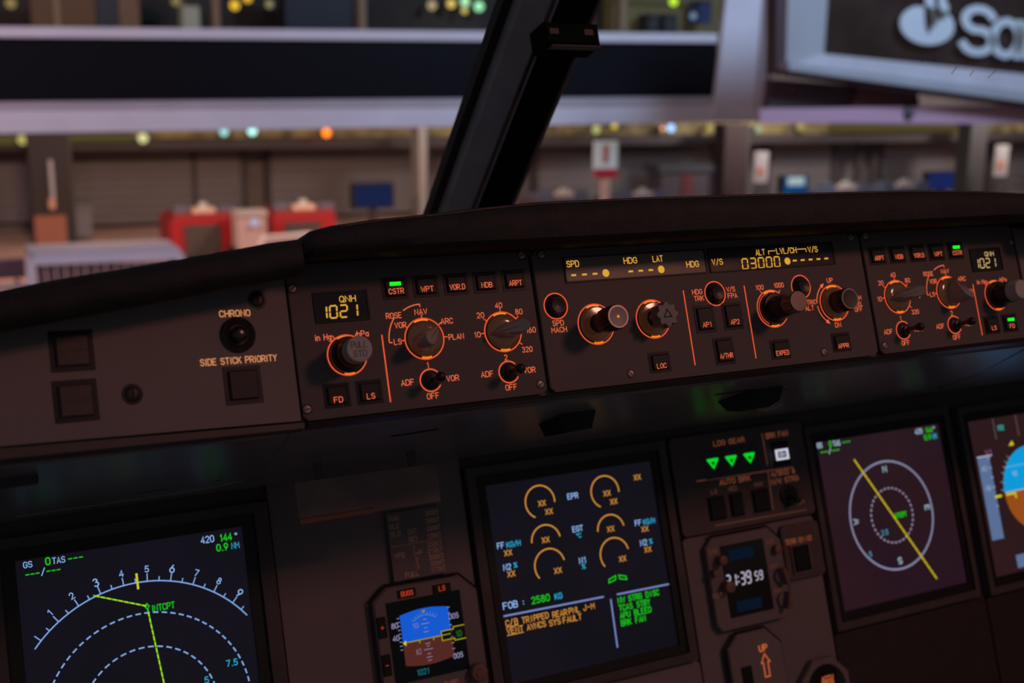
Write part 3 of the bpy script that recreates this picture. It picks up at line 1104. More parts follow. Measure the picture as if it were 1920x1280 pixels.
# scale: 10 degrees of heading = 10 degrees of arc; number 5 stands at u=-347
base = math.degrees(math.atan2(217.2 - 125.3, -347.6 + 354.2))
for i in range(-18, 19):
    a = base + i * 5
    if A_R - .5 < a < A_L + .5:
        aa = math.radians(a)
        ln_ = 5.2 if i % 2 == 0 else 2.8
        tk.ribbon([(cx_ + R0 * math.cos(aa), cy_ + R0 * math.sin(aa)), (cx_ + (R0 + ln_) * math.cos(aa), cy_ + (R0 + ln_) * math.sin(aa))], .75, ZS)
T.add('compass_ticks', tk, S_BL2, sc_)
for n_ in range(1, 10):
    a = base + (5 - n_) * 10
    if a > A_L + 2 or a < A_R - 1:
        continue
    aa = math.radians(a)
    rr = R0 + 8.6
    st(str(n_), NC[0] + rr * math.cos(aa), NC[1] - rr * math.sin(aa), 5.2 if n_ % 3 == 0 else 4.2, S_BL, 3.2 if n_ % 3 == 0 else 2.6, .15, 'heading_digit', aa - math.pi / 2)
T.add('heading_mark', MB().ribbon([T.L(-354.4, 119.0), T.L(-354.3, 129.2)], 1.5, ZS + .1), S_YE, sc_)


def dashring(T, c, r, n, fill, wd, z, m, par, a0=0, a1=360):
    mb = MB()
    for i in range(n):
        a = a0 + (a1 - a0) * i / n
        mb.ring(c, r - wd / 2, r + wd / 2, z, a, a + (a1 - a0) / n * fill, 180)
    return T.add('range_ring', mb, m, par)


dashring(T, (cx_, cy_), 70.2, 50, .62, 1.05, ZS, S_BL2, sc_, -32, 212)
dashring(T, (cx_, cy_), 46.6, 36, .62, 1.05, ZS, S_BL2, sc_, -50, 230)
line(T, 'flight_plan_line', [(-384.1, 128.9), (-349.8, 142.4)], 1.1, S_GR, ZS, sc_)
line(T, 'flight_plan_line', [(-349.3, 144.5), (-341.8, 215)], 1.1, S_GR, ZS, sc_)
ym = MB()
for (a, b, n_) in (((-384.1, 128.9), (-349.8, 142.4), 9), ((-349.3, 146), (-341.8, 215), 16)):
    a, b = Vector(a), Vector(b)
    for i in range(n_):
        p, q = a.lerp(b, (i + .3) / n_), a.lerp(b, (i + .8) / n_)
        ym.ribbon([T.L(*p), T.L(*q)], .9, ZS + .06)
T.add('plan_dashes', ym, S_YE, sc_)
line(T, 'waypoint_diamond', [(-349.7, 140.6), (-348.0, 142.6), (-349.5, 144.6), (-351.2, 142.6), (-349.7, 140.6)], .7, S_GR, ZS, sc_)
st('INTCPT', -338.6, 144.9, 4.3, S_GR, 15.4, .15)
st('7.5', -295.2, 193.2, 4.2, S_CY, 8.0, .17)
st('5', -314.2, 201.6, 4.2, S_CY, 2.6, .17)

# ---- engine display
T, sc_ = display('engine_display', 'engine and warning display with six amber gauge arcs, centre of the panel', -78.5, 82, 94.5, 254, SCR_A)
for (u, v, r, a0, a1) in ((-30.3, 114.4, 13.6, -8, 242), (32.4, 114.8, 13.6, -8, 242), (-29.8, 147.2, 13.4, 8, 178), (32.8, 147.6, 13.0, 8, 178), (-29.6, 167.6, 14.0, 10, 218), (32.8, 168.4, 14.0, 10, 218)):
    x, y = T.L(u, v)
    T.add('gauge_arc', MB().ring((x, y), r - .6, r + .6, ZS, a0, a1, 80), S_AM, sc_)
for (u, v) in ((-28.8, 115.8), (-23.4, 123.5), (34.1, 116.3), (39.5, 124.2), (-30.2, 146.1), (32.5, 146.7), (-23, 172.7), (39.7, 173.3), (66.3, 106.9), (-65.7, 151), (66.1, 151.9), (-65.5, 168.2), (65.9, 169.6)):
    st('XX', u, v, 4.3, S_AM, 6.6, .17, mono=True)
for (t, u, v, w, m, h) in (('EPR', .9, 113.9, 9.8, S_BL, 4.4), ('EGT', 1, 141.6, 9.6, S_BL, 4.4), ('*C', 1.2, 147.4, 4.2, S_CY, 3.6), ('N1', 1.3, 168.2, 6.2, S_BL, 4.6), ('%', 1.6, 173.4, 3.4, S_CY, 3.8),
                           ('FF', -71.3, 144.2, 6.0, S_BL, 4.4), ('KG/H', -59.8, 144.7, 12.4, S_CY, 4.2), ('N2', -68.2, 162.2, 6.6, S_BL, 4.6), ('%', -60.6, 161.8, 3.0, S_CY, 4.0),
                           ('FF', 60.3, 145.7, 6.0, S_BL, 4.4), ('KG/H', 71.4, 146.0, 11.6, S_CY, 4.2), ('N2', 62.8, 163.2, 6.6, S_BL, 4.6), ('%', 70.2, 163.2, 3.0, S_CY, 4.0),
                           ('FOB :', -67.2, 192.6, 18.6, S_BL, 5.0), ('2580', -42.4, 192.7, 16.4, S_GR, 5.2), ('KG', -25.9, 193.3, 6.6, S_CY, 4.6)):
    st(t, u, v, h, m, w, .17)
for pts in ([(-77.5, 200.3), (15.8, 201.4)], [(29.6, 201.8), (81.0, 202.2)], [(22.5, 205.0), (22.1, 244.5)]):
    line(T, 'divider', pts, 1.5, S_LI, ZS, sc_)
for (t, u, v, w) in (('C/B', -71, 206.3, 10.6), ('TRIPPED', -49.6, 206.7, 24), ('REAR', -27, 207.4, 13.2), ('PNL', -13.2, 207.2, 10.2), ('J-M', .6, 207.0, 10.2),
                     ('VENT', -69.0, 212.8, 14.4), ('AVNCS', -49.6, 213.0, 17.0), ('SYS', -32.6, 213.5, 10.2), ('FAULT', -16.2, 213.6, 17.2)):
    st(t, u, v, 4.5, S_AM, w, .17, mono=True)
for u0, u1, v in ((-76.4, -65.6, 209.4), (-76.4, -61.8, 216.0)):
    line(T, 'underline', [(u0, v), (u1, v)], .7, S_AM, ZS, sc_)
for (t, v) in (('NW STRG DISC', 207.1), ('TCAS STBY', 213.5), ('APU BLEED', 219.8), ('BRK FAN', 226.1)):
    n_ = len(t) * 3.42
    st(t, 29.2 + n_ / 2, v, 4.6, S_GR, n_, .18, mono=True)
fl = MB()
for sgn in (-1, 1):
    pts = [T.L(32.0 + sgn * a, b) for a, b in ((1.6, 186.2), (8.4, 188.2), (8.8, 191.0), (2.0, 189.4), (1.6, 186.2))]
    fl.ribbon(pts, 1.0, ZS)
T.add('flap_symbol', fl, S_GR, sc_)

# ---- right navigation display
T, sc_ = display('navigation_display', 'navigation display with round compass rose and yellow diagonal line', 265, 424, 101, 260, SCR_B, mg=12)
T.add('compass_rose', MB().ring(T.L(343.8, 181.2), 51.0, 53.0, ZS, 0, 360, 96), emi('screen_rose', 128, 130, 158), sc_)
dashring(T, T.L(343.8, 181.5), 26.2, 34, .52, 1.7, ZS, emi('screen_dash', 150, 138, 160), sc_)
DG = emi('screen_digit', 150, 178, 190)
st('N', 344.3, 136.5, 5.6, DG, 4.4, .2, 'heading_letter')
st('E', 389.9, 180.9, 5.6, DG, 4.4, .2, 'heading_letter', -math.pi / 2)
st('S', 343.8, 225.5, 5.6, DG, 4.4, .2, 'heading_letter', math.pi)
st('W', 298.4, 180.9, 5.6, DG, 4.6, .2, 'heading_letter', math.pi / 2)
line(T, 'course_line', [(309, 123), (385.7, 249.8)], 1.7, emi('screen_course', 190, 160, 20), ZS + .05, sc_)
ym = MB()
a, b = Vector((309, 123)), Vector((385.7, 249.8))
for i in range(26):
    ym.ribbon([T.L(*a.lerp(b, (i + .2) / 26)), T.L(*a.lerp(b, (i + .7) / 26))], 1.3, ZS + .1)
T.add('course_dashes', ym, emi('screen_course2', 205, 190, 25), sc_)
st('INTCPT', 354.4, 182.8, 4.4, S_GR, 15.0, .2)
st('2.5', 331, 196.2, 4.4, emi('screen_cyan_dim', 60, 140, 160), 8.0, .2)
st('5', 309, 213.4, 4.4, MATS['screen_cyan_dim'], 2.8, .2)
for (t, u, v, m, w) in (('GS', 270.3, 104.2, DG, 5.6), ('0', 283.4, 104.2, S_GR, 2.8), ('TAS', 291.0, 104.6, DG, 8.2), ('---', 303, 104.8, S_GR, 9.4), ('---', 274.6, 111, S_GR, 8.6), ('/', 281.4, 110.8, DG, 2.4), ('---', 288.4, 111, S_GR, 8.8),
                        ('420', 396.4, 105.6, DG, 9.4), ('144', 410, 105.8, S_GR, 9.0), ('*', 417.0, 105.8, DG, 1.8), ('0.9', 406.8, 112.8, S_GR, 8.6), ('NM', 416.2, 112.8, S_CY, 5.4)):
    st(t, u, v, 4.7, m, w, .2)

# ---- right primary flight display
T, sc_ = display('primary_flight_display', 'primary flight display with blue sky disc cut off by the right edge', 462, 621, 104, 262, SCR_C, mg=12)
rect(T, 'speed_tape', 468.2, 484.8, 141.3, 226, -1.5, ZS, S_TAPE, parent=sc_)
line(T, 'tape_top', [(468.2, 141.3), (488.6, 141.3)], 1.3, S_WH, ZS + .1, sc_)
st('60', 475.5, 153.6, 5.0, S_WH, 6.8, .2)
st('40', 475.4, 173.4, 5.0, S_WH, 6.8, .2)
tk = MB()
for i in range(6):
    tk.ribbon([T.L(482.4, 144 + i * 9.8), T.L(485.2, 144 + i * 9.8)], .8, ZS + .1)
T.add('tape_ticks', tk, S_WH, sc_)
st('V1', 485.0, 137.8, 4.2, S_MG, 8.6, .2)
x, y = T.L(541, 181.5)
R_ = 44.0
up, dn = [], []
for i in range(33):
    a = math.pi * i / 32
    up.append((x + R_ * math.cos(a), y + R_ * math.sin(a), ZS))
    dn.append((x - R_ * math.cos(a), y - R_ * math.sin(a), ZS))
T.add('sky_half', MB().poly(up), S_SKY2, sc_)
T.add('ground_half', MB().poly(dn), S_GND2, sc_)
bt = MB()
for a in (130, 138, 146, 154, 166, 176):
    aa = math.radians(a)
    bt.ribbon([(x + R_ * math.cos(aa), y + R_ * math.sin(aa)), (x + (R_ + 3.6) * math.cos(aa), y + (R_ + 3.6) * math.sin(aa))], 1.2, ZS)
T.add('bank_ticks', bt, emi('screen_tick', 130, 115, 110), sc_)
line(T, 'horizon_line', [(499, 181.3), (583, 181.3)], 1.0, S_WH, ZS + .08, sc_)
line(T, 'horizon_haze_line', [(505, 156), (577, 156)], 1.2, emi('screen_skyline', 90, 170, 210), ZS + .05, sc_)
st('10', 516, 164.0, 4.6, S_WH, 7, .2)
line(T, 'wing_symbol', [(499.4, 183.6), (512, 183.6), (512, 188.2)], 2.0, S_YE, ZS + .12, sc_)
line(T, 'speed_pointer', [(483.6, 183.8), (491.5, 183.6)], 2.4, S_YE, ZS + .12, sc_)
x, y = T.L(541, 138)
T.add('bank_index', MB().poly([(x - 26, y + 3, ZS + .1), (x - 18, y + 3, ZS + .1), (x - 20, y + 8, ZS + .1)]), S_YE, sc_)
for u in (499.4, 532.6, 566):
    line(T, 'mode_divider', [(u, 105), (u, 126)], 1.1, emi('screen_grey', 96, 82, 84), ZS, sc_)
st('1FD2', 508.5, 115.2, 4.6, emi('screen_teal_bright', 45, 150, 145), 9, .22)
rect(T, 'heading_tape', 496.7, 590, 245.3, 258.5, -1.5, ZS, S_TAPE, parent=sc_)

# ---- standby instrument
T = Thing('standby_instrument', 'small square standby horizon instrument between two larger displays', 'instrument', -143, 262, WM)
pts = [T.L(*p) for p in ((-186, 262), (-99, 262), (-99, 175), (-113, 161.5), (-174, 160.5), (-186, 170))]
T.add('case', MB().prism(pts, -4, 3, 1.6), PAINT3)
og = MB().ribbon([T.L(*p) for p in ((-188, 262), (-188, 169.5), (-174.8, 158.6), (-112.4, 159.6), (-97.2, 174.4), (-97.2, 262))], 1.6, -.2)
T.add('case_groove', og, HOLE)
sc_ = rect(T, 'screen', -176, -114, 172, 234, -1, 3.3, mat('standby_glass', (.006, .006, .007), .2))
ZS = 3.5
x0, y0 = T.L(-166, 204)
sky, gnd = [], []
for i in range(13):
    t = i / 12
    u = -166.2 + 40.6 * t
    bow = 2.4 * math.sin(math.pi * t)
    sky.append((*T.L(u, 183.2 - bow), ZS))
    gnd.append((*T.L(u, 221.6 + bow), ZS))
T.add('sky_field', MB().poly([(*T.L(-166, 204), ZS), (*T.L(-125.6, 204), ZS)] + sky[::-1]), S_SKY, sc_)
T.add('ground_field', MB().poly([(*T.L(-125.6, 204), ZS), (*T.L(-166, 204), ZS)] + gnd), S_GND, sc_)
for t, u, v, w in (('80', -171, 190, 5.0), ('40', -171.2, 199.4, 5.0), ('005', -121.8, 191.4, 8.0), ('005', -122.4, 222, 8.0), ('10', -154.4, 193.2, 4.6), ('10', -154.6, 212.9, 4.6)):
    st(t, u, v, 3.8, emi('screen_lilac', 135, 130, 165), w, .17)
pt = MB()
for v, l in ((189.5, 1.2), (192.7, 3.4), (196, 1.2), (199, 2.2), (208, 2), (210, 1), (212.5, 3.6), (216, 1.2), (218.5, 2.4), (221, 1.4)):
    pt.ribbon([T.L(-146.2 - l, v), T.L(-146.2 + l, v)], .5, ZS + .1)
for i in range(9):
    pt.ribbon([T.L(-126.5, 184 + i * 4.6), T.L(-124.6, 184 + i * 4.6)], .6, ZS + .1)
    pt.ribbon([T.L(-168.6, 185 + i * 3), T.L(-166.9, 185 + i * 3)], .6, ZS + .1)
T.add('scale_ticks', pt, MATS['screen_lilac'], sc_)
x, y = T.L(-146.3, 200)
bk = MB().ring((x, y), 13.6, 14.1, ZS + .1, 50, 130, 60)
for a in (50, 60, 70, 80, 100, 110, 120, 130):
    aa = math.radians(a)
    bk.ribbon([(x + 14 * math.cos(aa), y + 14 * math.sin(aa)), (x + 16 * math.cos(aa), y + 16 * math.sin(aa))], .5, ZS + .1)
T.add('bank_scale', bk, emi('screen_bank', 90, 125, 185), sc_)
T.add('bank_pointer', MB().poly([(*T.L(-148, 182.4), ZS + .1), (*T.L(-146.4, 185.2), ZS + .1), (*T.L(-144.8, 182.4), ZS + .1)]), emi('screen_dull_yellow', 140, 130, 60), sc_)
YD = emi('screen_yellow_dim', 150, 140, 20)
line(T, 'horizon_bar', [(-165, 204.3), (-126.6, 204.3)], .8, YD, ZS + .12, sc_)
line(T, 'wing_bar', [(-159.6, 204.4), (-152.6, 204.4), (-152.6, 206.4)], .9, YD, ZS + .14, sc_)
line(T, 'wing_bar', [(-133.8, 204.4), (-141.0, 204.4), (-141.0, 206.4)], .9, YD, ZS + .14, sc_)
bx = T.L(-134, 201.0), T.L(-114.4, 209)
T.add('altitude_window', MB().box(bx[0][0], bx[1][0], bx[1][1], bx[0][1], ZS, ZS + .1), LCDB, sc_)
line(T, 'altitude_outline', [(-114.4, 199.6), (-123.6, 199.6), (-123.6, 201.2), (-134, 201.2), (-134, 208.4), (-123.6, 208.4), (-123.6, 210.0), (-114.4, 210.0)], .9, YD, ZS + .2, sc_)
st('10', -119.8, 205.6, 4.2, emi('screen_green_dim', 20, 100, 35), 4.8, .2).location.z += .0003
T.add('speed_arrow', MB().poly([(*T.L(-166.4, 204.4), ZS + .15), (*T.L(-163.6, 206.8), ZS + .15), (*T.L(-163.6, 202.4), ZS + .15)]), S_YE, sc_)
st('1021', -153, 228.4, 4.0, S_TEAL, 10.0, .2)
for t, u, v, w in (('BUGS', -158, 167.2, 9.6), ('LS', -128.8, 168.4, 5.0)):
    b = rect(T, 'small_button', u - 7.5, u + 7.5, v - 3.2, v + 3.2, 2, 4.2, BLACK, .5)
    text(T, t, u, v, 3.6, emi('legend_red', 165, 50, 28), w, .2, z=4.4, parent=b)
for t, v in (('+', 189.5), ('-', 218)):
    b = rect(T, 'side_button', -184.6, -177.8, v - 8, v + 8, 2, 4.2, BLACK, .5)
    text(T, t, -181.2, v, 3.4, MATS['legend_red'], 2.2, .2, z=4.4, parent=b)
k = knob_root(T, -109, 237.6, 'baro_knob')
KN2 = mat('knob_tan', (.30, .16, .125), .5)
kp('knob_body', MB().lathe([(7.2, 2.5), (7.0, 10), (6.2, 11), (5.4, 11.2)], 32), KN2, k)
kp('knob_dimple', MB().ring((0, 0), 3.2, 3.8, 11.35, 60, 250, 32), mat('dimple', (.1, .055, .045), .6), k, False)
text(T, 'BARO', -131, 241.5, 3.4, DIMOR, 11, .18, z=3.3)

# ---- speed limits placard
T = Thing('speed_limit_placard', 'etched speed limit placard listing VFE flap speeds above the standby instrument', 'placard', -143, 157.5, WM - 4.2 + 4)
rect(T, 'placard_plate', -166, -121, 104, 157.5, -1.0, .6, mat('placard_paint', (.23, .18, .175), .6), .3)
INK = mat('placard_ink', (.80, .50, .36), .6)
line(T, 'rule', [(-165, 130.4), (-121.5, 130.4)], .5, INK, .8)
for t, u, v, w in (('VMO', -160, 109, 8), ('350KT', -128, 109, 11), ('VLE', -160, 115, 8), ('280KT', -128, 115, 11), ('VLO', -160, 121, 8), ('EXT', -146, 121, 7), ('250KT', -128, 121, 11), ('RET', -146, 127, 7), ('220KT', -128, 127, 11),
                   ('VFE', -158.8, 138, 8.4), ('1', -146.6, 133.6, 1.6), ('230KT', -129, 133.6, 12), ('1+F', -143.8, 138.4, 7.6), ('215KT', -129, 138.6, 12), ('2', -145.4, 143.6, 2.2), ('200KT', -128.8, 143.6, 12), ('3', -145.2, 148.6, 2.2), ('185KT', -128.6, 148.6, 12),
                   ('FULL', -150.6, 153.8, 11), ('177KT', -128.6, 153.6, 12)):
    text(T, t, u, v, 3.4, INK, w, .24, z=.8)

# ---- hanging placard under the glareshield
T = Thing('hanging_placard', 'brown placard hanging under the glareshield above the left panel', 'placard', -207, 98, 148)
rect(T, 'placard_plate', -258, -155, 71, 98.5, -1.2, 0, mat('placard_brown', (.27, .18, .16), .5, var=.3, scale=30), .3)
rect(T, 'folded_edge', -258, -205, 95.6, 99.4, 0, 1.6, mat('placard_lit_edge', (.30, .13, .07), .45), .5)  # covers only the lit stretch of the edge, light put into its orange
for u in (-240, -172):
    rect(T, 'hanger', u - 3, u + 3, 58, 73, -2.4, -1.0, BEZEL)

# ---- landing gear panel
T = Thing('landing_gear_panel', 'landing gear indicator panel with three green triangles and autobrake buttons', 'control panel', 190, 166, WM)
mat('panel_paint_gear', (.15, .115, .11), .6, spec=.3)
faceplate(T, 103, 252, 78, 165.5, MATS['panel_paint_gear'], 4)
win = rect(T, 'indicator_window', 136, 197, 94, 119, -1, .5, LCDB, .3)
for i, u in enumerate((145.7, 166.0, 186.4)):
    x, y = T.L(u, 105.6)
    lp = put('gear_light', MB().prism([(0, -4.8), (6.4, 4.0), (5.2, 4.8), (-5.2, 4.8), (-6.4, 4.0)], 0, .5).mesh('gear_light'), GREEN, win, (x * .001, y * .001, .0005))
    lp2 = put('gear_light_centre', MB().poly([(0, -2.0, .6), (2.4, 1.8, .6), (-2.4, 1.8, .6)]).mesh('gear_light_centre'), emi('lamp_green_dark', 5, 70, 15), lp)
text(T, 'LDG GEAR', 167, 88, 4.2, DIMOR, 34, .19)
text(T, 'BRK FAN', 221.6, 88, 4.4, DIMOR, 25, .2)
text(T, 'AUTO BRK', 166.8, 123.3, 4.4, DIMOR, 34, .2)
text(T, 'A/SKID &', 221.6, 123.4, 4.4, DIMOR, 27, .2)
text(T, 'N/W STRG', 222.2, 130.6, 4.4, DIMOR, 31, .2)
for t, u in (('LO', 142.3), ('MED', 162.6), ('MAX', 191.7)):
    text(T, t, u, 130.3, 3.4, DIM2, len(t) * 3.1, .2)
text(T, 'OFF', 236.9, 153.6, 3.4, DIM2, 8.6, .2)
for pts in ([(205, 85.5), (205.3, 114)], [(204.7, 121), (203.4, 155)], [(125.8, 118.6), (233, 120.2)], [(138, 160), (241, 161)]):
    line(T, 'panel_line', pts, 1.3, DIM2)
bf = button(T, 222.2, 106, 20, 22.5, frame=1.6, capm=BLACK)
xo, yo = T.L(221.6, 106.8)
bx_, by_ = bf.location.x * 1000, bf.location.y * 1000
wl = put('on_light', MB().frame(-7.4, 7.4, -5, 5, -5, 5, -3, 3, 3, 3.4, 3.2).mesh('on_light'), WHITE, bf, (((xo - bx_) * .001), (yo - by_) * .001, 0))
text(T, 'ON', 221.6, 106.8, 3.6, WHITE, 6.2, .2, z=3.4, parent=bf)
for u, w in ((142.6, 19), (164.2, 15), (191.6, 19.5)):
    button(T, u, 145.2, w, 21.2, frame=1.2, capm=BLACK, proud=2.5)
k = knob_root(T, 223.2, 145.0, 'antiskid_switch')
kp('switch_base', MB().lathe([(10, .1), (9.8, 1.4), (8.4, 2), (6, 1.6)], 32), BLACK, k)
kp('switch_lever', MB().lathe([(2, 1), (2.2, 8), (3.4, 13), (3.0, 15), (1, 16)], 16), KNOB, k, rot=(.35, 0, 0))

# ---- clock
T = Thing('panel_clock', 'digital panel clock reading 21:39 59 below the landing gear panel', 'clock', 161, 252, WM)
pts = [T.L(*p) for p in ((122, 246), (127, 252), (196, 252), (205, 243), (204, 183), (192, 170), (130, 170), (122, 178))]
T.add('case', MB().prism(pts, -3, 3, 1.0), PAINT3)
T.add('case_groove', MB().ribbon([T.L(*p) for p in ((130, 168.4), (192.6, 168.4), (205.6, 182.2), (206.8, 243))], 1.8, .0), HOLE)
sc_ = rect(T, 'screen', 136.6, 184.6, 178.5, 242, -1, 3.4, LCDB, .4)
for v in (188.1, 233.4):
    rect(T, 'unlit_readout', 145, 172, v - 4.6, v + 4.6, 3.4, 3.55, emi('screen_navy', 9, 20, 36), parent=sc_)
WD = emi('clock_white', 178, 170, 190)
x, y = T.L(139.0, 209.8)
T.add('clock_digits', seg_mb('21', x - 1.4, y, 10.2, 4.2, 6.2, 1.4, 3.7), WD, sc_)
T.add('clock_digits', seg_mb('39', x + 14.4, y, 10.2, 4.2, 6.4, 1.4, 3.7), WD, sc_)
T.add('second_digits', seg_mb('59', x + 30.0, y - .4, 7.4, 3.2, 4.9, 1.1, 3.7), WD, sc_)
cm = MB()
for dy in (2.2, -2.2):
    cm.disc((x + 11.9, y + dy), .8, 3.7, 12)
T.add('clock_colon', cm, WD, sc_)
for u, v, r_, h_ in ((133.2, 190, 4.2, 12), (125.4, 200, 3.2, 9), (135.2, 213.6, 5.0, 13), (196, 190.4, 4.0, 9)):
    k = knob_root(T, u, v, 'clock_button')
    kp('button_body', MB().lathe([(r_, 2.5), (r_, h_), (r_ * .8, h_ + .6)], 24), KN2, k)
for u, v, a in ((196.5, 214.5, .2), (196, 236, -.3)):
    k = knob_root(T, u, v, 'clock_selector')
    kp('selector_body', MB().lathe([(7, 2.5), (6.8, 6), (6, 6.5)], 24), PAINT3, k)
    kp('selector_pointer', MB().box(-1.8, 1.8, -7.5, 7.5, 6, 14, .8), KN2, k, False, rot=(0, 0, a))
for t, u, v, w in (('CHR', 128.7, 182, 9), ('RST', 127, 220, 10), ('DATE', 192, 183, 8), ('GMT', 192, 205, 8), ('RUN', 192, 227, 8)):
    text(T, t, u, v, 3.2, emi('legend_faint', 78, 44, 34), w, .2, z=3.2)

# ---- terrain button
T = Thing('terrain_button_panel', 'small panel with square TERR ON ND button beside the clock', 'control panel', 225.5, 222, WM)
faceplate(T, 208, 252, 172, 222, MATS['panel_paint_gear'], 3)
text(T, 'TERR ON ND', 226.2, 187, 4.2, emi('legend_terr', 120, 62, 34), 30, .2)
button(T, 225.3, 203.6, 19, 24, frame=1.4, capm=BLACK, proud=2.5)
x, y = T.L(225.3, 203.6)
T.add('button_guard', MB().frame(x - 10.6, x + 10.6, y - 13, y + 13, x - 9.6, x + 9.6, y - 12, y + 12, 0, 2.2, 0), PAINT3)

# ---- landing gear lever panel
T = Thing('gear_lever_panel', 'landing gear lever panel with an orange arrow marked UP', 'control panel', 157, 400, WM)
pts = [T.L(*p) for p in ((128, 400), (186, 400), (186, 272), (171, 257), (140, 257), (128, 268))]
T.add('case', MB().prism(pts, -2, 4, 1.2), PAINT3)
T.add('case_groove', MB().ribbon([T.L(*p) for p in ((126.8, 400), (126.8, 267.4), (139.5, 255.5), (171.6, 255.5), (187.4, 271.4), (187.4, 400))], 1.8, .2), HOLE)
rect(T, 'lever_slot', 138, 149.5, 285, 390, 3.6, 4.3, HOLE)
text(T, 'UP', 164.8, 273, 5.0, MIDOR, 8.4, .24, z=4.3)
line(T, 'up_arrow', [(162.6, 298), (162.6, 285.6), (160.6, 285.6), (165.2, 278.4), (169.8, 285.6), (167.6, 285.6), (167.6, 298), (162.6, 298)], 1.2, MIDOR, 4.3)

# ---- brake pressure gauge at the lower edge
T = Thing('brake_gauge', 'round black gauge with orange mark at the bottom edge of the frame', 'gauge', 228, 350, WM)
x, y = T.L(228, 322)
T.add('gauge_case', MB().prism([(x + 29 * math.cos(math.radians(a)), y + 29 * math.sin(math.radians(a))) for a in range(22, 382, 45)], -2, 4.5, 1), PAINT3)
T.add('gauge_glass', MB().lathe([(22, 4.4), (21, 5.4), (19.6, 4.8)], 40, (x, y)), LCDB, smooth=True)
for t, v in (('ACCU', 312.5), ('PRESS', 317)):
    text(T, t, 229, v, 3.6, MIDOR, 13, .22, z=5.2)

# ================================================================== WINDSCREEN
# centre post runs along u = 0 from below the padding up and aft
PB = Vector((0, .577, -.160)) + ORIGIN
PT = Vector((0, .100, .378)) + ORIGIN
ax = (PT - PB).normalized()
side = Vector((1, 0, 0))
inn = ax.cross(side).normalized()          # towards the cabin or away
if inn.y > 0:
    inn = -inn


def along(outline, p0, p1, name, m, parent=None, smooth=False):
    mb = MB()
    n = len(outline)
    for p in (p0, p1):
        for a, b in outline:
            mb.v.append(tuple(p + side * (a * .001) + inn * (b * .001)))
    for k_ in range(n):
        j = (k_ + 1) % n
        mb.f.append((k_, j, n + j, n + k_))
    mb.f.append(tuple(range(n - 1, -1, -1)))
    mb.f.append(tuple(range(n, 2 * n)))
    return put(name, mb.mesh(name, 1.0), m, parent)


POSTM = mat('post_trim', (.62, .60, .68), .5, spec=.4, var=.15, scale=20)  # raised tone puts the light from the left pane into this face
POSTD = mat('post_dark', (.05, .05, .053), .6)
post = along([(-36, 0), (-34, 14), (-14, 32), (-14, 0)], PB, PT, 'trim_1', POSTM)
tag(post, 'dark slanted centre post between the two windscreen panes', None, None, 'structure')
along([(-14, 0), (-14, 32), (20, 32), (34, 16), (36, 0)], PB, PT, 'black_cheek', mat('post_black', (.008, .008, .009), .8, spec=.1), post)
along([(-44, -8), (-44, 3), (-36, 3), (-36, -8)], PB, PT, 'gasket', POSTD, post)
along([(36, -8), (36, 4), (44, 4), (44, -8)], PB, PT, 'gasket', mat('gasket_brown', (.30, .22, .24), .6), post)
along([(-20, 31.4), (-20, 33), (-17, 33), (-17, 31.4)], PB, PT, 'edge_highlight', mat('post_highlight', (.09, .08, .09), .3), post)  # thin pale strip drawn for the highlight along the post edge

GLASS = bpy.data.materials.new('windscreen_glass')
GLASS.use_nodes = True
nt = GLASS.node_tree
nt.nodes.remove(nt.nodes['Principled BSDF'])
tr = nt.nodes.new('ShaderNodeBsdfTransparent')
tr.inputs[0].default_value = (.93, .95, .95, 1)
gl = nt.nodes.new('ShaderNodeBsdfGlossy')
gl.inputs['Roughness'].default_value = .02
fr = nt.nodes.new('ShaderNodeLayerWeight')
fr.inputs[0].default_value = .05
mx = nt.nodes.new('ShaderNodeMixShader')
nt.links.new(fr.outputs['Fresnel'], mx.inputs[0])
nt.links.new(tr.outputs[0], mx.inputs[1])
nt.links.new(gl.outputs[0], mx.inputs[2])
nt.links.new(mx.outputs[0], nt.nodes['Material Output'].inputs[0])


def pane(s, name, label):
    b0 = PB + side * (s * .038)
    t0 = PT + side * (s * .038)
    out = Vector((s * .80, -.42, 0))
    b1, t1 = b0 + out, t0 + out * .92
    e = bpy.data.objects.new(name, None)
    COL.objects.link(e)
    e.location = b0
    tag(e, label, None, None, 'structure')
    n = (b1 - b0).cross(t0 - b0).normalized()
    if n.y < 0:
        n = -n
    mb = MB()
    q = [b0, b1, t1, t0]
    mb.v = [tuple(p - b0) for p in q] + [tuple(p - b0 + n * .012) for p in q]
    mb.f = [(0, 1, 2, 3), (7, 6, 5, 4), (0, 4, 5, 1), (1, 5, 6, 2), (2, 6, 7, 3), (3, 7, 4, 0)]
    put('pane', mb.mesh('pane', 1.0), GLASS, e)
    fm = MB()
    for a, b in ((b0, b1), (b1, t1), (t1, t0)):
        fm.tube(a - b0, b - b0, .014, 8)
    put('window_frame', fm.mesh('window_frame', 1.0), POSTD, e)
    return e, b0, n


pane(-1, 'window_1', 'left windscreen pane looking out at the boarding corridor')
w2, wb0, wn = pane(1, 'window_2', 'right windscreen pane with fine scratches')
# scratches on the right pane: (pixel pairs seen on that pane)
sm = MB()


def on_pane(x, y):
    d = cam_dir((x - 960) / FPX, (y - 640) / FPX, 1.0)
    t = (wb0 - CAMPOS).dot(wn) / d.dot(wn)
    return CAMPOS + d * (t * .999) - wb0


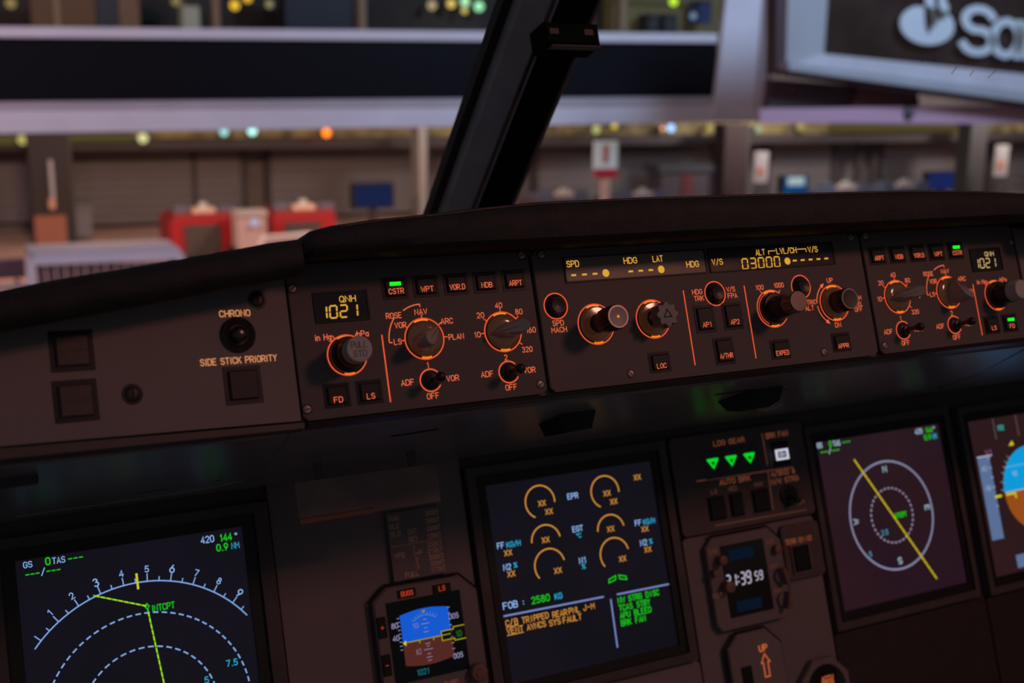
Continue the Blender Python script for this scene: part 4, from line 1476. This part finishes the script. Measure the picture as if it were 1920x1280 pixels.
for a, b in (((1726, 118), (1765, 92)), ((1784, 138), (1794, 126)), ((1818, 142), (1826, 132)), ((1852, 146), (1868, 132)), ((1890, 118), (1898, 110)), ((1484, 172), (1488, 168)), ((1660, 164), (1663, 160))):
    sm.tube(on_pane(*a), on_pane(*b), .0003, 4)
put('scratches', sm.mesh('scratches', 1.0), mat('scratch', (.5, .42, .40), .6), w2)

# cockpit side walls below the side windows
for s_, nm, lab in ((-1, 'wall_left', 'dark cockpit side wall left of the instrument panel'), (1, 'wall_right', 'dark cockpit side wall right of the instrument panel')):
    sw_ = MB()
    a_, b_ = sorted((s_ * .80, s_ * .92))
    pr = [(-1.2, -.95), (.52, -.95), (.52, -.14), (.10, -.10), (-1.2, -.10)]
    sw_.v = [(a_, y_, z_) for y_, z_ in pr] + [(b_, y_, z_) for y_, z_ in pr]
    n_ = len(pr)
    sw_.f = [tuple(range(n_)), tuple(range(2 * n_ - 1, n_ - 1, -1))] + [(k_, n_ + k_, n_ + (k_ + 1) % n_, (k_ + 1) % n_) for k_ in range(n_)]
    ow = put(nm, sw_.mesh(nm, 1.0), POSTD, None, ORIGIN)
    tag(ow, lab, None, None, 'structure')

# standby compass folded against the post
cp_ = Thing('standby_compass', 'small black compass housing mounted on the window post', 'compass', -10, -238, 118)
cp_.add('housing', MB().box(-24, 24, -7, 11, -20, 5, 2), MATS['post_black'])
cp_.add('lower_lip', MB().box(-20, 23, -8.4, -7.4, -2, 5.6, .3), mat('compass_lip', (.10, .10, .11), .3))
for x_, m_ in ((-20, mat('glint_tan', (.012, .009, .008), .4)), (18, mat('glint_red', (.04, .006, .006), .4))):
    cp_.add('indicator_window', MB().box(x_ * .8 - 4, x_ * .8 + 4, 1, 6, 4.5, 5.2, .2), m_)  # small tinted boxes stand in for the reddish glints on the housing

# ================================================================== OUTSIDE
def wbox(mb, c0, c1):
    (x0, y0, z0), (x1, y1, z1) = c0, c1
    x0, x1 = sorted((x0, x1))
    y0, y1 = sorted((y0, y1))
    z0, z1 = sorted((z0, z1))
    i = len(mb.v)
    mb.v += [(x0, y0, z0), (x1, y0, z0), (x1, y1, z0), (x0, y1, z0), (x0, y0, z1), (x1, y0, z1), (x1, y1, z1), (x0, y1, z1)]
    mb.f += [tuple(i + k for k in f) for f in ((3, 2, 1, 0), (4, 5, 6, 7), (0, 1, 5, 4), (1, 2, 6, 5), (2, 3, 7, 6), (3, 0, 4, 7))]
    return mb


def span(x0, y0, x1, y1, Y):
    a, b = at(x0, (y0 + y1) / 2, Y), at(x1, (y0 + y1) / 2, Y)
    c, d = at((x0 + x1) / 2, y0, Y), at((x0 + x1) / 2, y1, Y)
    return a.x, b.x, d.z, c.z


class Out:
    """outdoor thing: Empty at its base, parts given as boxes in pixels at a distance, or in metres"""

    def __init__(s, name, label, cat, x, y, Y, group=None, kind=None, ground=False):
        s.e = bpy.data.objects.new(name, None)
        COL.objects.link(s.e)
        p = at(x, y, Y)
        if ground:
            p.z = 0
        s.e.location = p
        s.p = p
        s.Y = Y
        tag(s.e, label, cat, group, kind)

    def block(s, name, x0, y0, x1, y1, m, dY=0.0, depth=.2, z0=None, parent=None):
        X0, X1, Z0, Z1 = span(x0, y0, x1, y1, s.Y + dY)
        if z0 is not None:
            Z0 = z0
        mb = wbox(MB(), (X0 - s.p.x, s.Y + dY - s.p.y, Z0 - s.p.z), (X1 - s.p.x, s.Y + dY + depth - s.p.y, Z1 - s.p.z))
        return put(name, mb.mesh(name, 1.0), m, parent or s.e)

    def quad(s, name, px, m, dY=0.0, depth=.2, Ys=None):
        n = len(px)
        f = [at(x, y, (Ys[i] if Ys else s.Y + dY)) - s.p for i, (x, y) in enumerate(px)]
        mb = MB()
        mb.v = [tuple(p) for p in f] + [(p.x, p.y + depth, p.z) for p in f]
        mb.f = [tuple(range(n)), tuple(range(2 * n - 1, n - 1, -1))] + [(k, n + k, n + (k + 1) % n, (k + 1) % n) for k in range(n)]
        return put(name, mb.mesh(name, 1.0), m, s.e)

    def ball(s, name, x, y, r, m, dY=0.0):
        c = at(x, y, s.Y + dY) - s.p
        prof = [(max(.02, math.sin(math.pi * k / 8)) * r, -math.cos(math.pi * k / 8) * r) for k in range(9)]
        mb = MB().lathe(prof, 14)
        return put(name, mb.mesh(name, 1.0, True), m, s.e, c)


CLAD = mat('white_cladding', (.62, .60, .62), .5, var=.05, scale=1.2)
CLADG = mat('grey_cladding', (.40, .37, .38), .5, var=.08, scale=1.2)
BLKGL = mat('black_glazing', (.008, .008, .010), .4, spec=.05)
MAROON = mat('maroon_steel', (.055, .030, .034), .6)
WALLM = mat('terminal_wall', (.16, .135, .13), .8, var=.10, scale=.6)
SHUT = mat('shutter_grey', (.17, .15, .15), .7, var=.06, scale=1)
FRAMEM = mat('door_frame_brown', (.055, .040, .042), .7)
PILLM = mat('pillar_brown', (.030, .022, .021), .7)
REDM = mat('vehicle_red', (.30, .010, .017), .5)
CREAM = mat('cream_paint', (.62, .46, .38), .6)
JCLAD = mat('bridge_cladding', (.27, .27, .27), .5, var=.06, scale=1.2)
SLATE = mat('slate_plastic', (.10, .11, .16), .5)
DARKG = mat('dark_grey', (.05, .045, .045), .6)
RUBBER = mat('rubber', (.012, .012, .012), .8)

# ground
gm = wbox(MB(), (-80, -30, -.3), (130, 90, 0))
g = put('floor', gm.mesh('floor', 1.0), mat('apron_concrete', (.56, .35, .27), .85, var=.2, scale=.35), None)
tag(g, 'lit tan apron concrete in front of the terminal', None, None, 'structure')
wm = wbox(MB(), (-60, 42, 0), (110, 42.5, 9))
wl_ = put('wall_back', wm.mesh('wall_back', 1.0), WALLM, None)
tag(wl_, 'dim brown ground floor wall of the terminal', None, None, 'structure')

# ---- boarding corridor across the view
B = Out('boarding_corridor', 'white boarding corridor with black window band crossing the upper view', 'walkway', 600, 245, 20)
YC = 20
B.quad('lower_beam', [(-60, 251), (1345, 229), (1435, 228), (1435, 207), (1345, 181), (-60, 193)], CLAD, 0, 1.6)
B.quad('beam_edge', [(-60, 204), (1345, 196), (1345, 181), (-60, 192)], CLADG, -.05, .1)
for a, b in ((-60, 105.6), (106.2, 404.6), (405.2, 800), (800.6, 1343)):
    def yy(x, l, r):
        return l + (r - l) * (x + 60) / 1405
    B.quad('black_panel', [(a, yy(a, 194, 182)), (b, yy(b, 194, 182)), (b, yy(b, 68, 79)), (a, yy(a, 68, 79))], BLKGL, .05, .1)
B.quad('top_rail', [(-60, 69), (1345, 80), (1345, 63), (-60, 49)], CLAD, -.05, .15)
B.quad('end_column', [(1338, 215), (1422, 222), (1443, -40), (1366, -40)], CLAD, -.1, .1)
B.quad('column_edge', [(1424, 214), (1436, 214), (1462, -40), (1450, -40)], MAROON, -.1, .1)
B.quad('grey_pipe', [(1424, 210), (1433, 210), (1453, -40), (1442, -40)], CLADG, -.3, .15)
for x_ in (105, 405, 680, 1170):
    B.block('mullion', x_ - 6, -60, x_ + 6, 58, mat('mullion_tan', (.20, .13, .06), .6), .1, .2)
B.quad('glazing_pane', [(-60, 55), (1345, 66), (1345, -60), (-60, -60)], GLASS, .35, .02)
B.quad('dado_back', [(-60, 190), (1345, 180), (1345, 72), (-60, 60)], BLKGL, .18, .05)
B.quad('corridor_floor', [(-60, 190), (1345, 180), (1345, 170), (-60, 180)], CLADG, .2, 4.0)
B.quad('inner_wall', [(-60, 160), (1400, 160), (1400, -160), (-60, -160)], mat('inner_wall_brown', (.035, .025, .018), .8, var=.6, scale=.8), 4.5, .2)

# interior furniture and lights seen through the corridor glazing
LAMP_Y = emi('lamp_warm', 200, 175, 90, 1.2)
items = [  # indoor light is put into some pieces as faint emission
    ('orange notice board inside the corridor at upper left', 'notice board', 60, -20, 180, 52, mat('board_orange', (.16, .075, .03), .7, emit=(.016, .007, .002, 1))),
    ('dark person-height cabinet inside the corridor left of centre', 'cabinet', 182, -20, 222, 52, DARKG),
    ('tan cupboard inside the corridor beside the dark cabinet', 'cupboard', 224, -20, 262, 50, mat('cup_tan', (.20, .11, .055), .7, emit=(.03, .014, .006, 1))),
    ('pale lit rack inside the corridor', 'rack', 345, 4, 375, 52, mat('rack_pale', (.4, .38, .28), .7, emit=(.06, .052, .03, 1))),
    ('dark blue display wall inside the corridor', 'display wall', 535, -20, 660, 50, mat('wall_navy', (.014, .013, .018), .6)),
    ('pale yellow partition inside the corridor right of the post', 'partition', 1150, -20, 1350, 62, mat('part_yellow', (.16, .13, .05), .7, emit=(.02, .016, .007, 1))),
    ('dark seat row inside the corridor right of the post', 'seat row', 1215, 26, 1235, 70, DARKG),
    ('dark booth inside the corridor near the white column', 'booth', 1245, 26, 1270, 70, DARKG),
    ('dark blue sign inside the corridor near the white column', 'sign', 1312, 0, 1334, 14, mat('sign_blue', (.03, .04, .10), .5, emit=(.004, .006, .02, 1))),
]
for lab, cat, x0, y0, x1, y1, m in items:
    o = Out(cat.replace(' ', '_'), lab, cat, (x0 + x1) / 2, y1, 23.0)
    o.block(cat.replace(' ', '_') + '_body', x0, y0, x1, y1 + 30, m, .8 if cat == 'partition' else 0, .5)
    o.block(cat.replace(' ', '_') + '_trim', x0, y0, x1, y0 + 6, FRAMEM, -.06, .05)
lamps = [
    (440, 10, .12, (215, 165, 45), 'yellow lamp inside the corridor beside the tan mullion', 23), (464, -4, .12, (205, 150, 50), 'second yellow lamp just above the tan mullion lamp', 23), (505, 8, .10, (120, 110, 80), 'dim tan lamp inside the corridor left of the navy wall', 23),
    (810, 10, .13, (150, 130, 100), 'dull cream lamp left of the window post', 24), (846, 7, .12, (205, 170, 90), 'amber lamp left of the window post', 24), (872, 3, .13, (165, 215, 165), 'pale green lamp at the top left of the window post', 24),
    (871, 20, .09, (190, 165, 90), 'lowest round amber lamp beside the window post', 24), (898, 12, .14, (150, 215, 165), 'bright green white lamp touching the window post', 24),
    (1263, 3, .12, (185, 225, 55), 'bright lime lamp in the corridor right of the post', 22.5), (1300, 30, .10, (95, 115, 140), 'dim blue lamp in the corridor near the column', 22.5),
    (20, 6, .12, (120, 100, 60), 'dim brown lamp at the upper left corner', 23), (330, 2, .12, (110, 95, 60), 'dim lamp above the pale rack', 23)]
for i, (x_, y_, r_, c_, lab, Y_) in enumerate(lamps):
    o = Out('corridor_lamp', lab, 'lamp', x_, y_, Y_)
    o.ball('bulb', x_, y_, r_ * .8, emi('bulb_%d_%d_%d' % c_, *c_, 1.8))
    o.block('fitting', x_ - 5, y_ - 12, x_ + 5, y_ - 6, FRAMEM, .1, .05)

# ---- jet bridge with the advert
J = Out('jet_bridge', 'white jet bridge cab with a dark advertising window at upper right', 'jet bridge', 1700, 150, 15)
J.quad('side_frame', [(1474, 122), (1545, 104), (1556, -60), (1478, -60)], JCLAD, 0, .12)
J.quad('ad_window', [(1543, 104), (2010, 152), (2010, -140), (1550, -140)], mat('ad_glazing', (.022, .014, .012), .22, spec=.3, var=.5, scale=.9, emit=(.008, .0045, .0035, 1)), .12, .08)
J.quad('sill_top', [(1480, 124), (2010, 188), (2010, 148), (1545, 101)], CLADG, -.15, .3)
J.quad('sill_front', [(1478, 131), (2010, 203), (2010, 183), (1480, 117)], JCLAD, -.35, .2)
J.quad('sill_lip', [(1470, 139), (2010, 212), (2010, 202), (1474, 131)], MAROON, -.25, .3)
J.quad('maroon_column', [(1456, 140), (1474, 140), (1476, -60), (1458, -60)], MAROON, .1, .3)
J.quad('under_box', [(1440, 202), (1725, 205), (1720, 168), (1445, 148)], MAROON, .3, .15)
J.quad('under_panel', [(1600, 204), (1712, 204), (1716, 176), (1612, 160)], mat('red_steel', (.10, .035, .04), .6), .2, .1)
J.quad('rear_beam', [(1425, 230), (2010, 232), (2010, 196), (1425, 204)], mat('pink_lit_cladding', (.40, .24, .29), .6), .1, .1)  # pink light on the beam is put into its colour
J.ball('hinge', 1702, 212, .12, DARKG, .1)
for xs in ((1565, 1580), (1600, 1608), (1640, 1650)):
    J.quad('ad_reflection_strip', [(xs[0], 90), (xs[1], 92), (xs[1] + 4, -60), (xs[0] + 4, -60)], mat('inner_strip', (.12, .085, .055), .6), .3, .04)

# advert: emblem and lettering as flat cut vinyl on the window
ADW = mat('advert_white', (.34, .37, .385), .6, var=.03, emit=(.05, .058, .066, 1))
A = Out('advert_sign', 'white flame emblem and name lettering on the jet bridge window', 'sign', 1820, 120, 14.95)
ux = (at(1840, 100, 14.95) - at(1740, 90, 14.95)) / 100.0      # metres per photo pixel along the sign
uy = Vector((0, 0, (at(1740, 20, 14.95) - at(1740, 90, 14.95)).z / 70.0))
a0_ = at(1738, 45, 14.95) - A.p


def adpt(dx, dy, z=0):
    p = a0_ + ux * dx + uy * (-dy)
    return (p.x, p.y - z, p.z)


def flat(name, polys, z=0.0, m=None):
    mb = MB()
    for pl in polys:
        n = len(pl)
        i = len(mb.v)
        mb.v += [adpt(x, y, z + .02) for x, y in pl] + [adpt(x, y, z) for x, y in pl]
        mb.f += [tuple(range(i, i + n)), tuple(range(i + 2 * n - 1, i + n - 1, -1))] + [(i + k, i + n + k, i + n + (k + 1) % n, i + (k + 1) % n) for k in range(n)]
    return put(name, mb.mesh(name, 1.0), m or ADW, A.e)


# emblem: oval bowl with two flame tongues cut by dark slits
oval = [(49 * math.cos(math.radians(t)), 2 + 37 * math.sin(math.radians(t))) for t in range(-62, 243, 8)]
flat('emblem_bowl', [oval])
flat('emblem_flame', [[(-8, -30), (-6, -60), (6, -80), (8, -50), (14, -30), (18, -8), (12, 8), (2, -4)]])
flat('emblem_flame', [[(16, -60), (24, -78), (28, -50), (36, -36), (34, -18), (22, -6), (18, -22)]])
flat('emblem_slit', [[(-9, -34), (-1, -34), (6, -8), (6, 14), (1, 18), (-4, 6), (-7, -12)]], .012, MATS['ad_glazing'])
flat('emblem_slit', [[(8, -46), (14, -46), (20, -24), (20, -12), (16, -10), (13, -18)]], .012, MATS['ad_glazing'])


def thick(pts, w):
    """stroke outline polygon list (one quad per segment, plus round ends)"""
    res = []
    q = MB().ribbon(pts, w, 0)
    for f in q.f:
        res.append([(q.v[i][0], q.v[i][1]) for i in f])
    return res


def letter(c, x, y, h, w):
    k = h / 6.0
    for st_ in GL[c]:
        flat('letter_stroke', thick([(x + px * k * 1.02, y - py * k) for px, py in st_], w))


lx = 66
for c in 'Santander':
    letter(c, lx, 44 + (lx - 66) * .0, 100 if c != 'S' else 84, 15)
    lx += {'S': 58, 't': 56}.get(c, 70)

# ---- terminal front: soffit, shutters, pillars
S_ = Out('canopy_girder', 'dark canopy girder with yellowish underside along the terminal front', 'girder', 900, 262, 39, None)
S_.quad('girder_web', [(-80, 285), (2000, 262), (2000, 246), (-80, 265)], FRAMEM, .5, .3)
S_.quad('soffit_panel', [(-80, 262), (2000, 247), (2000, 205), (-80, 225)], mat('soffit_lit_yellow', (.20, .155, .06), .7, var=.7, scale=1.6), .5, .3)  # patchy yellow colour stands in for the glow of the soffit lights
hdr = [(140, 462, 276, 296, 'left'), (500, 792, 262, 284, 'middle'), (1030, 1345, 252, 276, 'post'), (1440, 1572, 252, 274, 'screen'), (1640, 1812, 250, 276, 'right')]
doors = [
    (-40, 58, 290, 418, 'grey roller shutter cut off by the left edge of the view'), (135, 455, 284, 418, 'wide grey roller shutter behind the left red tractor'),
    (508, 780, 272, 402, 'grey roller shutter behind the dark blue screen'), (1010, 1335, 262, 400, 'grey roller shutter behind the red and white sign'),
    (1445, 1560, 262, 396, 'narrow grey roller shutter behind the bright blue kiosk'), (1655, 1808, 262, 396, 'grey roller shutter left of the far right pillar'), (1862, 2000, 262, 396, 'grey roller shutter cut off by the right edge of the view')]
for x0, x1, y0, y1, lab in doors:
    o = Out('roller_shutter', lab, 'shutter', (x0 + x1) / 2, y1, 41.6, ground=True)
    nsl = 8
    for i in range(nsl):
        ya, yb = y0 + (y1 - y0) * i / nsl, y0 + (y1 - y0) * (i + .93) / nsl
        o.block('slat', x0, ya, x1, yb, SHUT, 0, .2)
    o.block('head_box', x0 - 8, y0 - 18, x1 + 8, y0 + 2, FRAMEM, -.3, .6)
    o.block('jamb', x0 - 8, y0, x0, y1, FRAMEM, -.1, .4, z0=0)
    o.block('jamb', x1, y0, x1 + 8, y1, FRAMEM, -.1, .4, z0=0)
    if 'left red' in lab:
        o.block('centre_guide', 362, y0, 370, y1, FRAMEM, -.05, .1, z0=0)
pillars = [(55, 132, 240, PILLM, 'thick brown pillar with an orange base at far left'), (1357, 1400, 232, mat('pillar_red', (.030, .013, .013), .7), 'dark red pillar below the white column'), (1815, 1842, 232, DARKG, 'dark pillar near the right edge of the view'),
           (786, 800, 236, mat('pillar_lit_edge', (.34, .32, .31), .7), 'pale strip painted as the lit edge of a pillar left of the window post')]  # last entry: pale colour stands in for light on a pillar edge
for x0, x1, y0, m, lab in pillars:
    o = Out('pillar', lab, 'pillar', (x0 + x1) / 2, 420, 37.5, ground=True)
    o.block('shaft', x0, y0, x1, 400, m, 0, .8, z0=0)
    o.block('shadow_edge', x1 - 5, y0, x1 + 4, 398, DARKG, .05, .7, z0=0)
    if x0 == 55:
        o.block('orange_base', 66, 404, 126, 470, mat('base_orange', (.34, .13, .075), .7), -.1, .2, z0=0)
        o.block('tube_lamp', 93, 300, 101, 372, mat('tube_grey', (.35, .32, .33), .5, emit=(.05, .042, .045, 1)), -.15, .1)
        o.block('tube_end', 92, 372, 104, 392, mat('tube_orange', (.6, .32, .2), .6, emit=(.05, .022, .014, 1)), -.15, .12)
pp = Out('drain_pipe', 'dark bent pipe on the terminal wall right of the bright kiosk', 'pipe', 1630, 400, 41.2, ground=True)
pp.block('vertical_run', 1606, 262, 1616, 396, FRAMEM, 0, .2, z0=0)
pp.block('vertical_run', 1634, 268, 1644, 396, FRAMEM, 0, .2, z0=0)
pp.block('horizontal_run', 1606, 258, 1644, 270, FRAMEM, -.02, .2)
ct = Out('wall_cabinet', 'low dark equipment cage right of the red and white sign', 'cage', 1310, 372, 38, ground=True)
ct.block('cage_body', 1240, 318, 1392, 372, mat('cage_dark', (.06, .045, .052), .7), 0, 1.0, z0=0)
ct.block('cage_top', 1236, 308, 1392, 322, mat('cage_top', (.045, .045, .055), .6), -.1, 1.2)
for x_ in (1280, 1344, 1372):
    ct.block('red_panel', x_, 326, x_ + 18, 372, mat('cage_red', (.12, .02, .025), .7), -.05, .05, z0=0)

# canopy lamps seen under the beam
dots = [(420, 247, .17, (110, 165, 160), 'left pale green lamp under the corridor beam'), (473, 245, .19, (150, 210, 200), 'brighter green white lamp beside the pale green one'), (612, 249, .19, (250, 118, 25), 'bright orange lamp under the corridor beam'),
        (268, 259, .20, (150, 145, 100), 'wide pale yellow lamp left of the green lamps'), (1258, 240, .20, (135, 165, 215), 'blue white lamp right of the window post'), (1243, 241, .12, (190, 120, 85), 'small orange lamp beside the blue white lamp'),
        (1118, 243, .20, (120, 120, 75), 'dull yellow green lamp above the red and white sign'), (1152, 236, .15, (150, 130, 50), 'yellow lamp above the red and white sign'), (1422, 242, .16, (100, 120, 105), 'dim green lamp below the white column'),
        (1330, 240, .16, (110, 100, 55), 'dim yellow lamp left of the red pillar'), (1500, 238, .2, (110, 98, 58), 'dim yellow lamp right of the white column'), (42, 262, .2, (120, 110, 62), 'dim yellow lamp left of the brown pillar')]
for x_, y_, r_, c_, lab in dots:
    o = Out('canopy_lamp', lab, 'lamp', x_, y_, 39.0)
    o.ball('bulb', x_, y_, r_ * .8, emi('bulb_%d_%d_%d' % c_, *c_, 3.0))
    o.block('bracket', x_ - 3, y_ - 4, x_ + 3, y_ + 4, FRAMEM, .05, .445)
for x0, x1, y0, y1, lab in ((1560, 1800, 234, 247, 'long yellow light strip under the jet bridge'), (130, 250, 252, 266, 'yellow light strip right of the brown pillar'), (-40, 28, 254, 272, 'yellow light strip at the left edge')):
    o = Out('light_strip', lab, 'light', (x0 + x1) / 2, y1, 39.2)
    o.block('diffuser', x0, y0, x1, y1, emi('strip_yellow', 86, 74, 42), 0, .295)
    o.block('housing', x0, y0 - 4, x1, y0, FRAMEM, -.02, .25)

# screens
for x0, y0, x1, y1, c_, lab, pale in ((666, 346, 736, 388, (26, 36, 72), 'dark blue screen on the wall left of the window post', False), (1472, 332, 1512, 362, (20, 70, 120), 'bright blue kiosk screen with a white top', True), (1744, 324, 1788, 354, (26, 38, 92), 'deep blue screen near the far right pillar', False)):
    o = Out('screen', lab, 'screen', (x0 + x1) / 2, y1, 36, ground=True)
    o.block('screen_case', x0 - 3, y0 - 3, x1 + 3, y1 + 3, mat('case_navy', (.02, .02, .03), .5), 0, .4)
    o.block('screen_face', x0, y0, x1, y1, emi('face_%d_%d_%d' % c_, *c_), -.05, .06)
    if pale:
        o.block('screen_banner', x0 + 6, y0, x1 - 4, y0 + 15, emi('banner_white', 170, 190, 195), -.08, .04)
    o.block('stand', (x0 + x1) / 2 - 6, y1, (x0 + x1) / 2 + 6, y1 + 30, DARKG, .1, .2, z0=0)

# red and white sign on a post
o = Out('warning_sign', 'white sign with a red mark over a red band on a pale post', 'sign', 1136, 390, 30, ground=True)
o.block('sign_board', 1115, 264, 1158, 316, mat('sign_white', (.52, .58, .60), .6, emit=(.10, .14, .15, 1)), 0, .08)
o.block('red_mark', 1132, 272, 1140, 306, mat('sign_red', (.45, .03, .05), .6), -.03, .03)
o.block('red_band', 1117, 316, 1158, 334, MATS['sign_red'], -.01, .1)
o.block('post', 1129, 334, 1143, 392, CREAM, .02, .1, z0=0)
for x0, x1, y0, y1, lab in ((1415, 1440, 284, 342, 'tall grey notice panel with a red spot right of the red pillar'), (1866, 1890, 272, 330, 'dim notice panel with a red spot at the right edge')):
    o = Out('notice_stand', lab, 'sign', (x0 + x1) / 2, y1, 36, ground=True)
    o.block('panel_board', x0, y0, x1, y1, mat('notice_grey', (.36, .33, .32), .7), 0, .1)
    o.block('red_spot', x0 + 7, y0 + 30, x1 - 8, y0 + 44, mat('notice_red', (.5, .14, .08), .7), -.04, .04)
    o.block('panel_foot', x0, y1, x1, y1 + 40, DARKG, .02, .1, z0=0)


# red baggage tractors
def tractor(x, y, k, Y, lab, bm=None):
    bm = bm or REDM
    o = Out('baggage_tractor', lab, 'tractor', x, y, Y, 'baggage tractors', ground=True)
    b = lambda n, x0, y0, x1, y1, m, d=0, dp=.6, z=None: o.block(n, x + x0 * k, y + y0 * k, x + x1 * k, y + y1 * k, m, d, dp, z)
    b('body', -60, -42, 60, 40, bm, 0, 2.0, .35)
    b('radiator', -34, -30, 32, 44, DARKG, -.06, .1, .35)
    b('bonnet', -56, -52, 56, -42, mat('bonnet_red', (.26, .03, .03), .5) if bm == REDM else SLATE, .1, 1.6)
    b('seat', -56, -66, -28, -46, SLATE, .5, .5)
    b('seat', 28, -66, 56, -46, SLATE, .5, .5)
    b('steering_cowl', -20, -62, 22, -47, CREAM, .3, .4)
    b('beacon', -8, -72, 6, -61, mat('beacon_grey', (.45, .5, .48), .5), .4, .2)
    X0 = at(x - 50 * k, y, Y).x - o.p.x
    X1 = at(x + 50 * k, y, Y).x - o.p.x
    for wx in (X0, X1):
        for wy in (.3, 1.7):
            wmb = MB().tube((wx - .12, wy, .35), (wx + .12, wy, .35), .35, 16)
            put('wheel', wmb.mesh('wheel', 1.0), RUBBER, o.e)
    return o


tractor(382, 452, 1.0, 31, 'red baggage tractor with a dark radiator behind the pale cart')
tractor(570, 446, 1.0, 31, 'red baggage tractor nearest the step in the glareshield padding')
for x_, y_, lab in ((1060, 385, 'cream topped tractor low behind the glareshield left of the sign post'), (1208, 385, 'cream topped tractor low behind the glareshield right of the sign post'), (1590, 372, 'cream topped tractor right of the bright blue kiosk'), (1700, 368, 'cream topped tractor left of the deep blue screen')):
    tractor(x_, y_ + 22, .75, 35, lab, mat('tractor_plum', (.09, .06, .075), .6))
o = Out('luggage_cart', 'pink white luggage cart between the two red tractors', 'cart', 468, 470, 30, ground=True)
o.block('cart_box', 446, 402, 500, 470, mat('cart_pink', (.40, .32, .33), .6), 0, .7, z0=.4)
o.ball('head_lamp', 477, 417, .12, emi('head_lamp', 175, 165, 185, 1.2), -.05)
o.block('cart_lid', 444, 396, 502, 404, CLADG, -.05, .75)
for wx in (450, 492):
    X = at(wx, 460, 30).x - o.p.x
    put('wheel', MB().tube((X - .1, .4, .3), (X + .1, .4, .3), .3, 14).mesh('wheel', 1.0), RUBBER, o.e)
o = Out('white_trolley', 'white flat trolley in front of the second red tractor', 'trolley', 530, 470, 27, ground=True)
o.quad('trolley_deck', [(490, 462), (600, 452), (590, 438), (500, 446)], CLAD, 0, .5)
o.block('trolley_leg', 496, 460, 502, 500, CLADG, 0, .1, z0=0)
o.block('trolley_leg', 560, 456, 566, 500, CLADG, 0, .1, z0=0)
# white roofed cart, bottom left
o = Out('covered_cart', 'white roofed baggage cart with dark curtains at the lower left of the window', 'cart', 200, 540, 22, ground=True)
o.quad('roof_front', [(54, 498), (342, 486), (342, 472), (54, 484)], CLAD, 0, .2)
o.quad('roof_top', [(54, 485), (342, 473), (332, 462), (54, 473)], mat('roof_white', (.52, .50, .55), .5), 0.02, 1.2)
for x_ in (52, 334):
    o.block('corner_post', x_, 480, x_ + 16, 580, CLAD, .02, .1, z0=.5)
nC = 14
for i in range(nC):
    xa, xb = 70 + 264 * i / nC, 70 + 264 * (i + .9) / nC
    o.block('curtain_strip', xa, 492, xb, 570, mat('curtain', (.075, .055, .075), .7), .12 + .05 * (i % 2), .04, z0=.6)
o.block('cart_bed', 52, 570, 345, 590, DARKG, 0, 1.2, z0=.35)
for wx in (80, 310):
    X = at(wx, 560, 22).x - o.p.x
    put('wheel', MB().tube((X - .1, .5, .35), (X + .1, .5, .35), .35, 14).mesh('wheel', 1.0), RUBBER, o.e)
o = Out('purple_barrier', 'low purple barrier at the left edge beside the roofed cart', 'barrier', 10, 540, 23, ground=True)
o.block('barrier_panel', -60, 488, 48, 524, mat('barrier_purple', (.12, .075, .10), .7), 0, .2)
o.block('barrier_rail', -60, 534, 60, 548, CLAD, -.1, .2)
for x_ in (-40, 30):
    o.block('barrier_leg', x_, 524, x_ + 8, 560, DARKG, .05, .1, z0=0)
o = Out('grey_bin', 'grey wheeled bin against the wall right of the brown pillar', 'bin', 150, 420, 38, ground=True)
o.block('bin_body', 142, 388, 172, 420, mat('bin_grey', (.16, .155, .17), .6), 0, .6, z0=.15)
o.block('bin_lid', 140, 382, 174, 390, mat('bin_lid', (.13, .13, .14), .6), -.05, .7)
